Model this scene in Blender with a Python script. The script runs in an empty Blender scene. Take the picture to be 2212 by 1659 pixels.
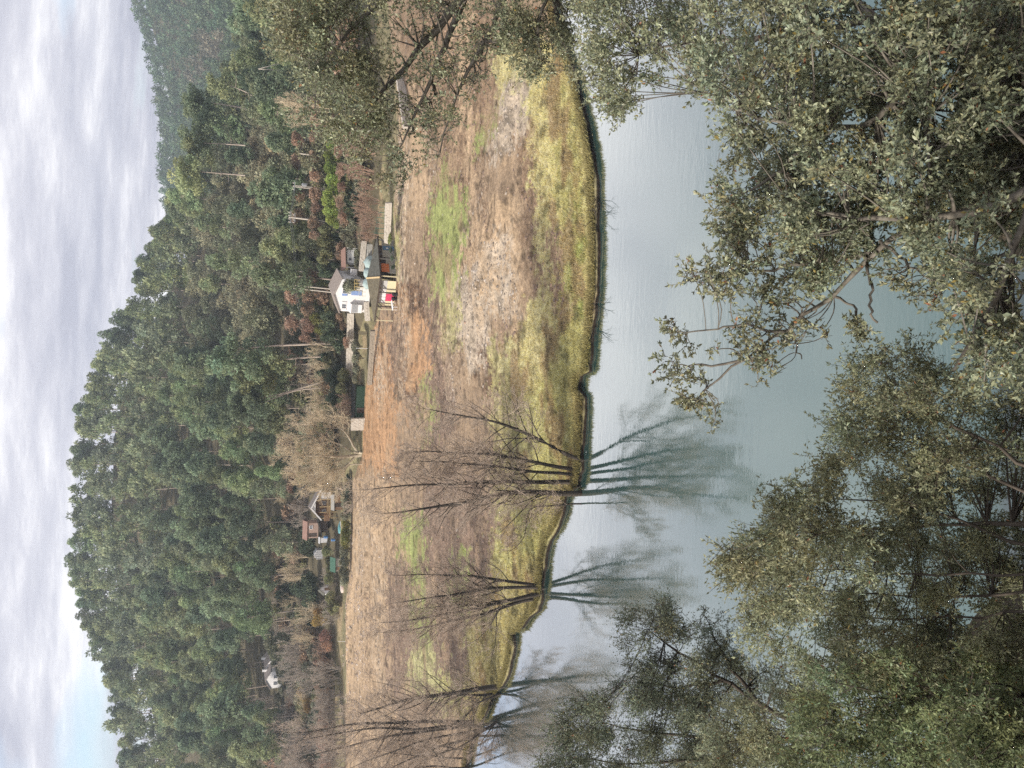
import bpy, math, random
import numpy as np
from mathutils import Vector, Matrix

SC = bpy.context.scene
COL = SC.collection
R = math.radians

# ------------------------------------------------------------------ camera
CAM_H = 30.0
PITCH = R(21.1)
ROLL = R(1.0)
F, CX, CY = 1662.0, 1106.0, 829.5          # measured on a 2212 x 1659 view of the photograph (which lies on its side)
_fwd = np.array([0, math.cos(PITCH), -math.sin(PITCH)])
_up0 = np.array([0, math.sin(PITCH), math.cos(PITCH)])
_rt0 = np.array([1.0, 0, 0])
_up = math.cos(ROLL) * _up0 - math.sin(ROLL) * _rt0
_rt = math.cos(ROLL) * _rt0 + math.sin(ROLL) * _up0
EYE = np.array([0.0, 0.0, CAM_H])

cam_data = bpy.data.cameras.new('camera')
cam = bpy.data.objects.new('camera', cam_data)
COL.objects.link(cam)
cam_data.sensor_fit = 'HORIZONTAL'
cam_data.sensor_width = 36.0
cam_data.lens = 36.0 * F / 2212.0
cam_data.clip_start = 0.1
cam_data.clip_end = 6000.0
_m = Matrix.Identity(4)
for _i in range(3):                          # the camera was held on its side: its own x axis points down
    _m[_i][0] = -_up[_i]
    _m[_i][1] = _rt[_i]
    _m[_i][2] = -_fwd[_i]
    _m[_i][3] = EYE[_i]
cam.matrix_world = _m
SC.camera = cam

# ------------------------------------------------------------------ sun, sky, exposure
SUN_EL = R(32)
SUN_DIR = np.array([-0.93 * math.cos(SUN_EL), -0.37 * math.cos(SUN_EL), math.sin(SUN_EL)])
sd = bpy.data.lights.new('sun', 'SUN')
sd.energy = 4.0
sd.angle = R(5)
sd.color = (1.0, 0.93, 0.83)
sun = bpy.data.objects.new('sun', sd)
COL.objects.link(sun)
sun.location = (-60, -20, 90)
sun.rotation_euler = Vector(SUN_DIR).to_track_quat('Z', 'Y').to_euler()

world = bpy.data.worlds.new('World')
SC.world = world
world.use_nodes = True
wt = world.node_tree
wt.nodes.clear()
def wn(t, **k):
    n = wt.nodes.new(t)
    for a, b in k.items():
        setattr(n, a, b)
    return n
w_out = wn('ShaderNodeOutputWorld')
w_sky = wn('ShaderNodeTexSky', sky_type='NISHITA', sun_disc=False, sun_elevation=SUN_EL,
           sun_rotation=math.atan2(SUN_DIR[0], SUN_DIR[1]) % (2 * math.pi), air_density=1.0, dust_density=1.2)
w_bg = wn('ShaderNodeBackground'); w_bg.inputs['Strength'].default_value = 0.15
wt.links.new(w_sky.outputs[0], w_bg.inputs['Color'])
w_tc = wn('ShaderNodeTexCoord')
w_sep = wn('ShaderNodeSeparateXYZ')
wt.links.new(w_tc.outputs['Generated'], w_sep.inputs[0])
def wmath(op, a, b=None, c=None):
    n = wn('ShaderNodeMath', operation=op)
    for i, v in enumerate((a, b, c)):
        if v is None: continue
        if isinstance(v, (int, float)): n.inputs[i].default_value = v
        else: wt.links.new(v, n.inputs[i])
    return n.outputs[0]
w_z = wmath('ADD', wmath('ABSOLUTE', w_sep.outputs[2]), 0.16)
w_cx = wmath('DIVIDE', w_sep.outputs[0], w_z)
w_cy = wmath('DIVIDE', w_sep.outputs[1], w_z)
w_cmb = wn('ShaderNodeCombineXYZ')
wt.links.new(w_cx, w_cmb.inputs[0]); wt.links.new(w_cy, w_cmb.inputs[1])
def wnoise(scale, detail, rough, rot, stretch, off):
    mp = wn('ShaderNodeMapping')
    mp.inputs['Location'].default_value = off
    mp.inputs['Rotation'].default_value = (0, 0, rot)
    mp.inputs['Scale'].default_value = (stretch, 1, 1)
    wt.links.new(w_cmb.outputs[0], mp.inputs[0])
    n = wn('ShaderNodeTexNoise')
    n.inputs['Scale'].default_value = scale
    n.inputs['Detail'].default_value = detail
    n.inputs['Roughness'].default_value = rough
    wt.links.new(mp.outputs[0], n.inputs['Vector'])
    return n.outputs[0]
w_n1 = wnoise(1.5, 8, 0.6, 0.75, 0.5, (3.1, 1.7, 0))      # bright and dull bands of the cloud layer
w_n2 = wnoise(3.6, 8, 0.62, 0.9, 0.55, (9.4, 4.2, 0))
w_mix = wmath('MULTIPLY_ADD', w_n2, 0.45, wmath('MULTIPLY', w_n1, 0.75))
w_cr = wn('ShaderNodeValToRGB')
w_cr.color_ramp.elements[0].position = 0.47
w_cr.color_ramp.elements[0].color = (0.50, 0.505, 0.60, 1)
w_cr.color_ramp.elements[1].position = 0.72
w_cr.color_ramp.elements[1].color = (1.12, 1.10, 1.12, 1)
e = w_cr.color_ramp.elements.new(0.60); e.color = (0.72, 0.715, 0.79, 1)
wt.links.new(w_mix, w_cr.inputs[0])
w_cl = wn('ShaderNodeBackground'); w_cl.inputs['Strength'].default_value = 0.74
wt.links.new(w_cr.outputs[0], w_cl.inputs['Color'])
w_n3 = wnoise(0.9, 4, 0.5, 0.2, 0.8, (1.3, 7.9, 0))        # where the layer opens and blue shows
w_dot = wn('ShaderNodeVectorMath', operation='DOT_PRODUCT')             # a gap in the cloud high on the left
wt.links.new(w_tc.outputs['Generated'], w_dot.inputs[0])
_gap = np.array([-.40, .89, .22]); _gap /= np.linalg.norm(_gap)
w_dot.inputs[1].default_value = _gap
w_gap = wn('ShaderNodeMapRange'); w_gap.inputs['From Min'].default_value = .984; w_gap.inputs['From Max'].default_value = 1.0
w_gap.inputs['To Max'].default_value = .21
wt.links.new(w_dot.outputs['Value'], w_gap.inputs['Value'])
w_n3 = wmath('SUBTRACT', w_n3, w_gap.outputs[0])
w_msk = wn('ShaderNodeMapRange'); w_msk.clamp = True
w_msk.inputs['From Min'].default_value = 0.26; w_msk.inputs['From Max'].default_value = 0.40
wt.links.new(w_n3, w_msk.inputs['Value'])
w_ms = wn('ShaderNodeMixShader')
wt.links.new(w_msk.outputs[0], w_ms.inputs[0])
wt.links.new(w_bg.outputs[0], w_ms.inputs[1]); wt.links.new(w_cl.outputs[0], w_ms.inputs[2])
wt.links.new(w_ms.outputs[0], w_out.inputs[0])

SC.view_settings.view_transform = 'Standard'
SC.view_settings.look = 'None'
SC.view_settings.exposure = 0.62
SC.view_settings.gamma = 1.0
SC.view_settings.use_curve_mapping = False
SC.render.engine = 'CYCLES'
cy = SC.cycles
cy.max_bounces = 6; cy.diffuse_bounces = 4; cy.glossy_bounces = 2; cy.transmission_bounces = 2
cy.transparent_max_bounces = 4; cy.volume_bounces = 0
cy.caustics_reflective = False; cy.caustics_refractive = False
cy.use_denoising = False
cy.use_adaptive_sampling = True; cy.adaptive_threshold = 0.008
cy.sample_clamp_indirect = 4.0

# ------------------------------------------------------------------ view geometry (where the measured points lie in the world)
def ray(X, Y):
    X = np.asarray(X, float); Y = np.asarray(Y, float)
    d = _fwd * F + np.multiply.outer(CY - Y, _rt) + np.multiply.outer(CX - X, _up)
    return d
def at_z(X, Y, z):
    d = ray(X, Y)
    k = (z - CAM_H) / d[..., 2]
    return EYE + d * k[..., None] if d.ndim > 1 else EYE + d * k
def at_y(X, Y, y):
    d = ray(X, Y)
    k = y / d[..., 1]
    return EYE + d * (k[..., None] if d.ndim > 1 else k)
def project(P):
    v = np.asarray(P) - EYE
    a = v @ _fwd
    return CX - (v @ _up) * F / a, CY - (v @ _rt) * F / a

# ------------------------------------------------------------------ noise
def _hash(ix, iy, seed):
    with np.errstate(over='ignore'):
        h = (ix.astype(np.int64) * 374761393 + iy.astype(np.int64) * 668265263 + seed * 982451653) & 0x7fffffff
        h = ((h ^ (h >> 13)) * 1274126177) & 0x7fffffff
        h = h ^ (h >> 16)
    return (h & 0xffff) / 65535.0
def vnoise(x, y, seed=0):
    x = np.asarray(x, float); y = np.asarray(y, float)
    ix = np.floor(x); iy = np.floor(y)
    fx = x - ix; fy = y - iy
    fx = fx * fx * (3 - 2 * fx); fy = fy * fy * (3 - 2 * fy)
    a = _hash(ix, iy, seed); b = _hash(ix + 1, iy, seed); c = _hash(ix, iy + 1, seed); d = _hash(ix + 1, iy + 1, seed)
    return (a * (1 - fx) + b * fx) * (1 - fy) + (c * (1 - fx) + d * fx) * fy
def fbm(x, y, seed=0, n=4):
    s = 0; a = 0.5; t = 0
    for i in range(n):
        s = s + a * vnoise(x * 2 ** i, y * 2 ** i, seed + i); t += a; a *= 0.5
    return s / t
def sstep(a, b, x):
    t = np.clip((x - a) / (b - a), 0, 1)
    return t * t * (3 - 2 * t)

def lin(r, g, b):
    f = lambda c: ((c / 255 + 0.055) / 1.055) ** 2.4 if c > 10 else c / 255 / 12.92
    return (f(r), f(g), f(b))

# ------------------------------------------------------------------ mesh helpers
def new_mesh(name, V, faces=None, tris=None, quads=None, col=None, smooth=False):
    """faces: python list; tris / quads: int arrays"""
    me = bpy.data.meshes.new(name)
    V = np.asarray(V, np.float32).reshape(-1, 3)
    if faces is not None:
        me.from_pydata(V.tolist(), [], faces)
    else:
        parts = []; starts = []; tot = []
        off = 0
        for arr, k in ((tris, 3), (quads, 4)):
            if arr is None or len(arr) == 0: continue
            arr = np.asarray(arr, np.int32).reshape(-1, k)
            parts.append(arr.ravel())
            starts.append(off + np.arange(len(arr), dtype=np.int32) * k)
            tot.append(np.full(len(arr), k, np.int32))
            off += arr.size
        li = np.concatenate(parts); st = np.concatenate(starts); tt = np.concatenate(tot)
        me.vertices.add(len(V)); me.vertices.foreach_set('co', V.ravel())
        me.loops.add(len(li)); me.loops.foreach_set('vertex_index', li)
        me.polygons.add(len(st)); me.polygons.foreach_set('loop_start', st); me.polygons.foreach_set('loop_total', tt)
        me.update(calc_edges=True)
    if smooth:
        me.polygons.foreach_set('use_smooth', np.ones(len(me.polygons), bool))
    if col is not None:
        at = me.color_attributes.new('Col', 'FLOAT_COLOR', 'POINT')
        c = np.ones((len(V), 4), np.float32); c[:, :3] = col
        at.data.foreach_set('color', c.ravel())
    return me

def obj(name, mesh, mat=None, parent=None, loc=None):
    o = bpy.data.objects.new(name, mesh)
    COL.objects.link(o)
    if mat is not None and len(mesh.materials) == 0:
        mesh.materials.append(mat)
    if parent is not None: o.parent = parent
    if loc is not None: o.location = loc
    return o
def tag(o, label=None, cat=None, group=None, kind=None):
    for k, v in (('label', label), ('category', cat), ('group', group), ('kind', kind)):
        if v: o[k] = v
    return o
def thing(name, label, cat, loc=(0, 0, 0), rz=0.0, group=None):
    o = bpy.data.objects.new(name, None)
    o.empty_display_size = 0.3
    COL.objects.link(o)
    o.location = loc; o.rotation_euler = (0, 0, rz)
    return tag(o, label, cat, group, 'thing')
def copy_thing(src, loc, rz=0.0, sc=1.0, label=None, tilt=(0, 0), name=None):
    c = src.copy(); COL.objects.link(c)
    c.location = loc; c.rotation_euler = (tilt[0], tilt[1], rz)
    c.scale = (sc, sc, sc) if isinstance(sc, (int, float)) else sc
    if label: c['label'] = label
    for ch in src.children:
        d = ch.copy(); COL.objects.link(d); d.parent = c
        for g in ch.children:
            e = g.copy(); COL.objects.link(e); e.parent = d
    return c

class MB:
    """collects simple solids into one mesh"""
    def __init__(s): s.v = []; s.f = []
    def raw(s, v, f):
        n = len(s.v); s.v += [tuple(map(float, p)) for p in v]; s.f += [tuple(i + n for i in q) for q in f]; return s
    def box(s, c, d, rz=0.0, ry=0.0):
        cx, cy_, cz = c; x, y, z = d[0] / 2, d[1] / 2, d[2] / 2
        M = Matrix.Rotation(rz, 3, 'Z') @ Matrix.Rotation(ry, 3, 'Y')
        v = [Vector(c) + M @ Vector(p) for p in ((-x, -y, -z), (x, -y, -z), (x, y, -z), (-x, y, -z), (-x, -y, z), (x, -y, z), (x, y, z), (-x, y, z))]
        return s.raw(v, [(0, 3, 2, 1), (4, 5, 6, 7), (0, 1, 5, 4), (1, 2, 6, 5), (2, 3, 7, 6), (3, 0, 4, 7)])
    def bar(s, a, b, w, h=None, n=4):
        a = Vector(a); b = Vector(b); t = (b - a).normalized()
        u = t.cross(Vector((0, 0, 1)))
        if u.length < 1e-3: u = Vector((1, 0, 0))
        u.normalize(); q = u.cross(t); h = h or w
        off = [u * w / 2 + q * h / 2, -u * w / 2 + q * h / 2, -u * w / 2 - q * h / 2, u * w / 2 - q * h / 2] if n == 4 else \
              [u * math.cos(2 * math.pi * i / n) * w / 2 + q * math.sin(2 * math.pi * i / n) * w / 2 for i in range(n)]
        k = len(off)
        return s.raw([a + o for o in off] + [b + o for o in off],
                     [tuple(range(k))[::-1], tuple(range(k, 2 * k))] + [(i, (i + 1) % k, k + (i + 1) % k, k + i) for i in range(k)])
    def prism(s, poly, z0, z1):
        n = len(poly)
        return s.raw([(p[0], p[1], z0) for p in poly] + [(p[0], p[1], z1) for p in poly],
                     [tuple(range(n))[::-1], tuple(range(n, 2 * n))] + [(i, (i + 1) % n, n + (i + 1) % n, n + i) for i in range(n)])
    def slab(s, pts, th):
        """a sheet through pts with thickness th along its normal (below)"""
        p = [Vector(q) for q in pts]; nrm = (p[1] - p[0]).cross(p[2] - p[0]).normalized()
        n = len(p)
        return s.raw([*p, *[q - nrm * th for q in p]],
                     [tuple(range(n)), tuple(range(n, 2 * n))[::-1]] + [(i, n + i, n + (i + 1) % n, (i + 1) % n) for i in range(n)])
    def lathe(s, prof, n=12, c=(0, 0, 0)):
        v = []
        for r, z in prof:
            for i in range(n):
                a = 2 * math.pi * i / n
                v.append((c[0] + r * math.cos(a), c[1] + r * math.sin(a), c[2] + z))
        f = [(j * n + i, j * n + (i + 1) % n, (j + 1) * n + (i + 1) % n, (j + 1) * n + i) for j in range(len(prof) - 1) for i in range(n)]
        f += [tuple(range(n))[::-1], tuple(range((len(prof) - 1) * n, len(prof) * n))]
        return s.raw(v, f)
    def build(s, name, mat, parent=None, smooth=False):
        return obj(name, new_mesh(name, s.v, faces=s.f, smooth=smooth), mat, parent)

def tubes(lines, n=4):
    """lines: list of (pts (k,3), radii (k,)) -> V, quads"""
    VV = []; QQ = []; off = 0
    ang = np.arange(n) * 2 * math.pi / n
    ca, sa = np.cos(ang), np.sin(ang)
    bylen = {}
    for p, r in lines:
        bylen.setdefault(len(p), []).append((p, r))
    for k, ls in bylen.items():
        P = np.array([l[0] for l in ls], float); Rr = np.array([l[1] for l in ls], float)
        T = np.gradient(P, axis=1)
        T /= np.linalg.norm(T, axis=2, keepdims=True) + 1e-9
        ref = np.where(np.abs(T[..., 2:3]) > 0.9, np.array([1.0, 0, 0]), np.array([0, 0, 1.0]))
        U = np.cross(T, ref); U /= np.linalg.norm(U, axis=2, keepdims=True) + 1e-9
        W = np.cross(T, U)
        V = P[:, :, None, :] + Rr[:, :, None, None] * (U[:, :, None, :] * ca[None, None, :, None] + W[:, :, None, :] * sa[None, None, :, None])
        m = len(ls)
        idx = off + np.arange(m * k * n).reshape(m, k, n)
        a = idx[:, :-1, :]; b = np.roll(a, -1, axis=2); c = idx[:, 1:, :]; d = np.roll(c, -1, axis=2)
        QQ.append(np.stack([a, b, d, c], -1).reshape(-1, 4))
        VV.append(V.reshape(-1, 3)); off += m * k * n
    return np.concatenate(VV), np.concatenate(QQ)
def tube_mesh(name, lines, n=4, smooth=True, col=None):
    V, Q = tubes(lines, n)
    return new_mesh(name, V, quads=Q, smooth=smooth, col=col)

def unit(v):
    return v / (np.linalg.norm(v, axis=-1, keepdims=True) + 1e-9)
def leaf_geo(P, D, N, L, W, four=True, fold=0.18):
    """leaf blades from base P along D with face normal N; returns V, faces tris/quads, verts per leaf"""
    D = unit(D); S = unit(np.cross(D, N)); N = np.cross(S, D)
    L = np.asarray(L)[:, None]; W = np.asarray(W)[:, None]
    n = len(P)
    if four:
        pts = [P, P + D * L * .33 + S * W * .5 + N * W * fold, P + D * L * .70 + S * W * .38 + N * W * fold * .6,
               P + D * L - N * L * .06, P + D * L * .70 - S * W * .38 + N * W * fold * .6, P + D * L * .33 - S * W * .5 + N * W * fold]
        V = np.stack(pts, 1).reshape(-1, 3); b = (np.arange(n) * 6)[:, None]
        q = np.concatenate([b + np.array([[0, 1, 2, 3]]), b + np.array([[0, 3, 4, 5]])])
        return V, None, q, 6
    pts = [P, P + D * L * .5 + S * W * .5 + N * W * fold, P + D * L, P + D * L * .5 - S * W * .5 + N * W * fold]
    V = np.stack(pts, 1).reshape(-1, 3); b = (np.arange(n) * 4)[:, None]
    t = np.concatenate([b + np.array([[0, 1, 2]]), b + np.array([[0, 2, 3]])])
    return V, t, None, 4

# ------------------------------------------------------------------ materials
def mat_new(name):
    m = bpy.data.materials.new(name); m.use_nodes = True
    nt = m.node_tree
    return m, nt, nt.nodes['Principled BSDF'], nt.nodes['Material Output']
def noise_node(nt, scale, detail=4, rough=.6, vec=None, dim='3D'):
    n = nt.nodes.new('ShaderNodeTexNoise')
    n.inputs['Scale'].default_value = scale; n.inputs['Detail'].default_value = detail; n.inputs['Roughness'].default_value = rough
    if vec is not None: nt.links.new(vec, n.inputs['Vector'])
    return n.outputs[0]
def ramp(nt, fac, stops):
    r = nt.nodes.new('ShaderNodeValToRGB')
    el = r.color_ramp.elements
    el[0].position, el[0].color = stops[0][0], (*stops[0][1], 1)
    el[1].position, el[1].color = stops[-1][0], (*stops[-1][1], 1)
    for p, c in stops[1:-1]:
        x = el.new(p); x.color = (*c, 1)
    nt.links.new(fac, r.inputs[0])
    return r.outputs[0]
def bump(nt, h, bsdf, strength=.5, dist=.05):
    b = nt.nodes.new('ShaderNodeBump')
    b.inputs['Strength'].default_value = strength; b.inputs['Distance'].default_value = dist
    nt.links.new(h, b.inputs['Height']); nt.links.new(b.outputs[0], bsdf.inputs['Normal'])
def objvec(nt):
    return nt.nodes.new('ShaderNodeTexCoord').outputs['Object']
def mat_simple(name, c1, c2=None, scale=6.0, rough=.8, bmp=.3, dist=.02, spec=.3, metallic=0.0, stretch=None):
    """two-tone grainy surface"""
    m, nt, b, o = mat_new(name)
    c2 = c2 or tuple(x * .7 for x in c1)
    v = objvec(nt)
    if stretch:
        mp = nt.nodes.new('ShaderNodeMapping'); mp.inputs['Scale'].default_value = stretch
        nt.links.new(v, mp.inputs[0]); v = mp.outputs[0]
    n = noise_node(nt, scale, 6, .65, v)
    nt.links.new(ramp(nt, n, [(.32, c2), (.68, c1)]), b.inputs['Base Color'])
    b.inputs['Roughness'].default_value = rough; b.inputs['Specular IOR Level'].default_value = spec
    b.inputs['Metallic'].default_value = metallic
    if bmp: bump(nt, n, b, bmp, dist)
    return m
def mat_leaf(name, tint, rough=.5, spec=.4, trans=.25, under=1.25, var=True):
    """leaf blades; per-leaf colour in attribute Col, multiplied by a tint"""
    m, nt, b, o = mat_new(name)
    at = nt.nodes.new('ShaderNodeAttribute'); at.attribute_name = 'Col'
    mx = nt.nodes.new('ShaderNodeMix'); mx.data_type = 'RGBA'; mx.blend_type = 'MULTIPLY'
    mx.inputs['Factor'].default_value = 1.0
    nt.links.new(at.outputs['Color'], mx.inputs[6]); mx.inputs[7].default_value = (*tint, 1)
    c = mx.outputs[2]
    if var:                                          # trees of a kind differ a little
        oi = nt.nodes.new('ShaderNodeObjectInfo')
        hs = nt.nodes.new('ShaderNodeHueSaturation')
        mr = nt.nodes.new('ShaderNodeMapRange'); mr.inputs['To Min'].default_value = .72; mr.inputs['To Max'].default_value = 1.28
        nt.links.new(oi.outputs['Random'], mr.inputs['Value']); nt.links.new(mr.outputs[0], hs.inputs['Value'])
        mh = nt.nodes.new('ShaderNodeMath'); mh.operation = 'MULTIPLY'; mh.inputs[1].default_value = 7.13
        mf = nt.nodes.new('ShaderNodeMath'); mf.operation = 'FRACT'
        nt.links.new(oi.outputs['Random'], mh.inputs[0]); nt.links.new(mh.outputs[0], mf.inputs[0])
        mr2 = nt.nodes.new('ShaderNodeMapRange'); mr2.inputs['To Min'].default_value = .488; mr2.inputs['To Max'].default_value = .512
        nt.links.new(mf.outputs[0], mr2.inputs['Value']); nt.links.new(mr2.outputs[0], hs.inputs['Hue'])
        nt.links.new(c, hs.inputs['Color']); c = hs.outputs[0]
    g = nt.nodes.new('ShaderNodeNewGeometry')
    un = nt.nodes.new('ShaderNodeMix'); un.data_type = 'RGBA'      # paler underside of the blade
    nt.links.new(g.outputs['Backfacing'], un.inputs['Factor'])
    nt.links.new(c, un.inputs[6])
    um = nt.nodes.new('ShaderNodeMix'); um.data_type = 'RGBA'; um.blend_type = 'MULTIPLY'; um.inputs['Factor'].default_value = 1
    nt.links.new(c, um.inputs[6]); um.inputs[7].default_value = (under, under, under, 1)
    nt.links.new(um.outputs[2], un.inputs[7])
    c = un.outputs[2]
    nt.links.new(c, b.inputs['Base Color'])
    b.inputs['Roughness'].default_value = rough; b.inputs['Specular IOR Level'].default_value = spec
    if trans:
        t = nt.nodes.new('ShaderNodeBsdfTranslucent'); nt.links.new(c, t.inputs[0])
        ms = nt.nodes.new('ShaderNodeMixShader'); ms.inputs[0].default_value = trans
        nt.links.new(b.outputs[0], ms.inputs[1]); nt.links.new(t.outputs[0], ms.inputs[2]); nt.links.new(ms.outputs[0], o.inputs[0])
    return m

# ================================================================== THE LAND
# waterline of the far bank, measured (X, Y), at water level
_bank = np.array([(1185, -260), (1192, -60), (1206, 40), (1222, 90), (1245, 153), (1275, 273), (1291, 355), (1293, 436), (1296, 521), (1294, 630), (1286, 712),
                  (1283, 766), (1278, 803), (1259, 811), (1256, 843), (1268, 856), (1267, 878), (1265, 932), (1262, 1014),
                  (1255, 1050), (1226, 1074), (1221, 1110), (1210, 1137), (1191, 1164), (1182, 1205), (1178, 1260), (1174, 1289),
                  (1166, 1316), (1150, 1330), (1132, 1358), (1114, 1366), (1114, 1398), (1106, 1433), (1100, 1458), (1091, 1480), (1070, 1504),
                  (1060, 1523), (1052, 1548), (1038, 1562), (1024, 1590), (1014, 1640), (1004, 1720), (990, 1900)], float)
_b = at_z(_bank[:, 0], _bank[:, 1], 0.0)
_o = np.argsort(_b[:, 0] / _b[:, 1])
BT, BY = (_b[:, 0] / _b[:, 1])[_o], _b[:, 1][_o]
# far edge of the cleared field / foot of the hill
FOOT_Z = 2.8
_foot = np.array([(800, -300), (838, 0), (862, 200), (866, 330), (853, 440), (848, 530), (846, 600), (822, 680), (806, 720), (797, 800), (790, 860), (786, 930), (786, 980),
                  (764, 1040), (760, 1130), (756, 1250), (752, 1380), (748, 1480), (748, 1560), (748, 1659), (744, 1900)], float)
_f = at_z(_foot[:, 0], _foot[:, 1], FOOT_Z)
_o = np.argsort(_f[:, 0] / _f[:, 1])
FT, FY = (_f[:, 0] / _f[:, 1])[_o], _f[:, 1][_o]
# skyline of the near hill (tree tops) and of the far hill, measured
_ridge = np.array([(740, -400), (650, -80), (605, 0), (570, 60), (530, 130), (490, 180), (440, 210), (420, 250), (410, 330), (396, 380), (362, 425), (345, 433), (337, 476), (317, 512), (297, 542), (289, 580), (284, 625),
                   (261, 651), (248, 674), (215, 717), (205, 747), (190, 790), (169, 846), (158, 880), (149, 912), (145, 945), (142, 988), (139, 1021), (154, 1060),
                   (152, 1104), (146, 1140), (128, 1192), (127, 1229), (152, 1255), (153, 1300), (166, 1347), (182, 1378), (196, 1408), (205, 1442),
                   (210, 1480), (235, 1510), (232, 1547), (258, 1588), (246, 1630), (240, 1660), (236, 1900)], float)
RDG_Y = lambda Y: 270 + 110 * sstep(380, 560, Y) - 30 * sstep(1250, 1600, Y)
_ry = RDG_Y(_ridge[:, 1])
_rp = at_y(_ridge[:, 0], _ridge[:, 1], _ry)
_o = np.argsort(_rp[:, 0] / _rp[:, 1])
RT, RY, RTOP = (_rp[:, 0] / _rp[:, 1])[_o], _ry[_o], _rp[:, 2][_o]
_tt = np.linspace(-1.2, 1.2, 481)
_rz = np.interp(_tt, RT, RTOP) - 17.5
_k = np.ones(31) / 31
RZ_S = np.convolve(np.pad(_rz, 15, mode='edge'), _k, 'valid')
_far = np.array([(240, -400), (262, -150), (284, 0), (299, 56), (317, 116), (331, 182), (340, 241), (345, 291), (340, 350), (347, 397), (352, 440), (380, 520), (420, 640), (480, 900), (520, 1700)], float)
FAR_Y = 820.0
_fp = at_y(_far[:, 0], _far[:, 1], FAR_Y)
_o = np.argsort(_fp[:, 0])
FRT, FRTOP = (_fp[:, 0] / FAR_Y)[_o], _fp[:, 2][_o]

def field_bumps(x, y):
    z = 0.22 * (fbm(x / 5.0, y / 3.2, 11) - .5) + 0.22 * (vnoise(x / 7.0 + .12 * y, y / 0.85, 17) - .5) + 0.10 * (fbm(x / 1.1, y / .8, 23, 3) - .5)
    for (X, Y, rx, ry, h) in MOUNDS:
        p = at_z(X, Y, 1.6)
        d = ((x - p[0]) / rx) ** 2 + ((y - p[1]) / ry) ** 2
        z = z + h * np.exp(-d * 1.4) * (.75 + .5 * fbm(x / .9, y / .7, 5, 3))
    return z
MOUNDS = [(893, 842, 3.6, 2.2, 1.0), (872, 800, 3.5, 1.4, .5), (903, 612, 4.0, 2.0, .7), (1030, 640, 4.5, 1.6, .7), (1010, 700, 5, 1.8, .6), (1050, 735, 3, 1.5, .4), (1095, 205, 3.2, 1.3, .6),
          (1080, 290, 5, 1.4, .6), (1080, 430, 2.0, 1.2, .6), (815, 1130, 5, 2, .6), (800, 1260, 8, 2, .7), (768, 1400, 9, 2.5, .9), (1060, 600, 4, 1.2, .5),
          (770, 1300, 6, 2.2, .8), (905, 700, 4, 1.6, .5), (935, 1190, 6, 2.4, .5), (985, 1170, 5, 2, .4), (1040, 545, 3, 1.2, .5)]

def land(x, y, rough=True):
    """height of the far side of the river"""
    x = np.asarray(x, float); y = np.asarray(y, float)
    t = x / np.maximum(y, 1.0)
    yb = np.interp(t, BT, BY); yf = np.interp(t, FT, FY); yr = np.interp(t, RT, RY); zr = np.maximum(np.interp(t, _tt, RZ_S), 11.0)
    s = y - yb
    z = 0.38 + (FOOT_Z - .38) * np.clip(s / np.maximum(yf - yb, 1), 0, 1)
    if rough: z = z + field_bumps(x, y) * sstep(0.3, 2.5, s) * (1 - sstep(-2, 8, y - yf))
    u = np.clip((y - yf - 14) / np.maximum(yr - yf - 14, 5), 0, 1)
    z = z + 3.2 * sstep(5, 15, y - yf) + (zr - 6.0) * (0.55 * u + 0.45 * u * u) + 2.2 * (fbm(x / 30, y / 24, 41) - .5) * sstep(10, 50, y - yf)
    z = z - np.maximum(y - yr, 0) * 0.28
    z = np.maximum(z, np.where(y > yf, 2.0, -9))
    return np.where(s < 0, np.maximum(-1.4, s * 1.2 - .25), z)
def ground_at(X, Y):
    """where the line of sight through (X, Y) first meets the land"""
    d = ray(X, Y); d = d / d[1]
    ys = np.arange(50, 500, .5)
    P = EYE + d * ys[:, None]
    h = land(P[:, 0], P[:, 1], False)
    i = np.argmax(P[:, 2] < h)
    if i == 0: i = len(ys) - 1
    p = P[i]
    return np.array([p[0], p[1], float(land(p[0], p[1]))])
def ground_y(X, Y, y):
    """on the land, at distance y, under the column of (X, Y)"""
    p = at_y(X, Y, y)
    return np.array([p[0], p[1], float(land(p[0], p[1]))])

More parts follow.
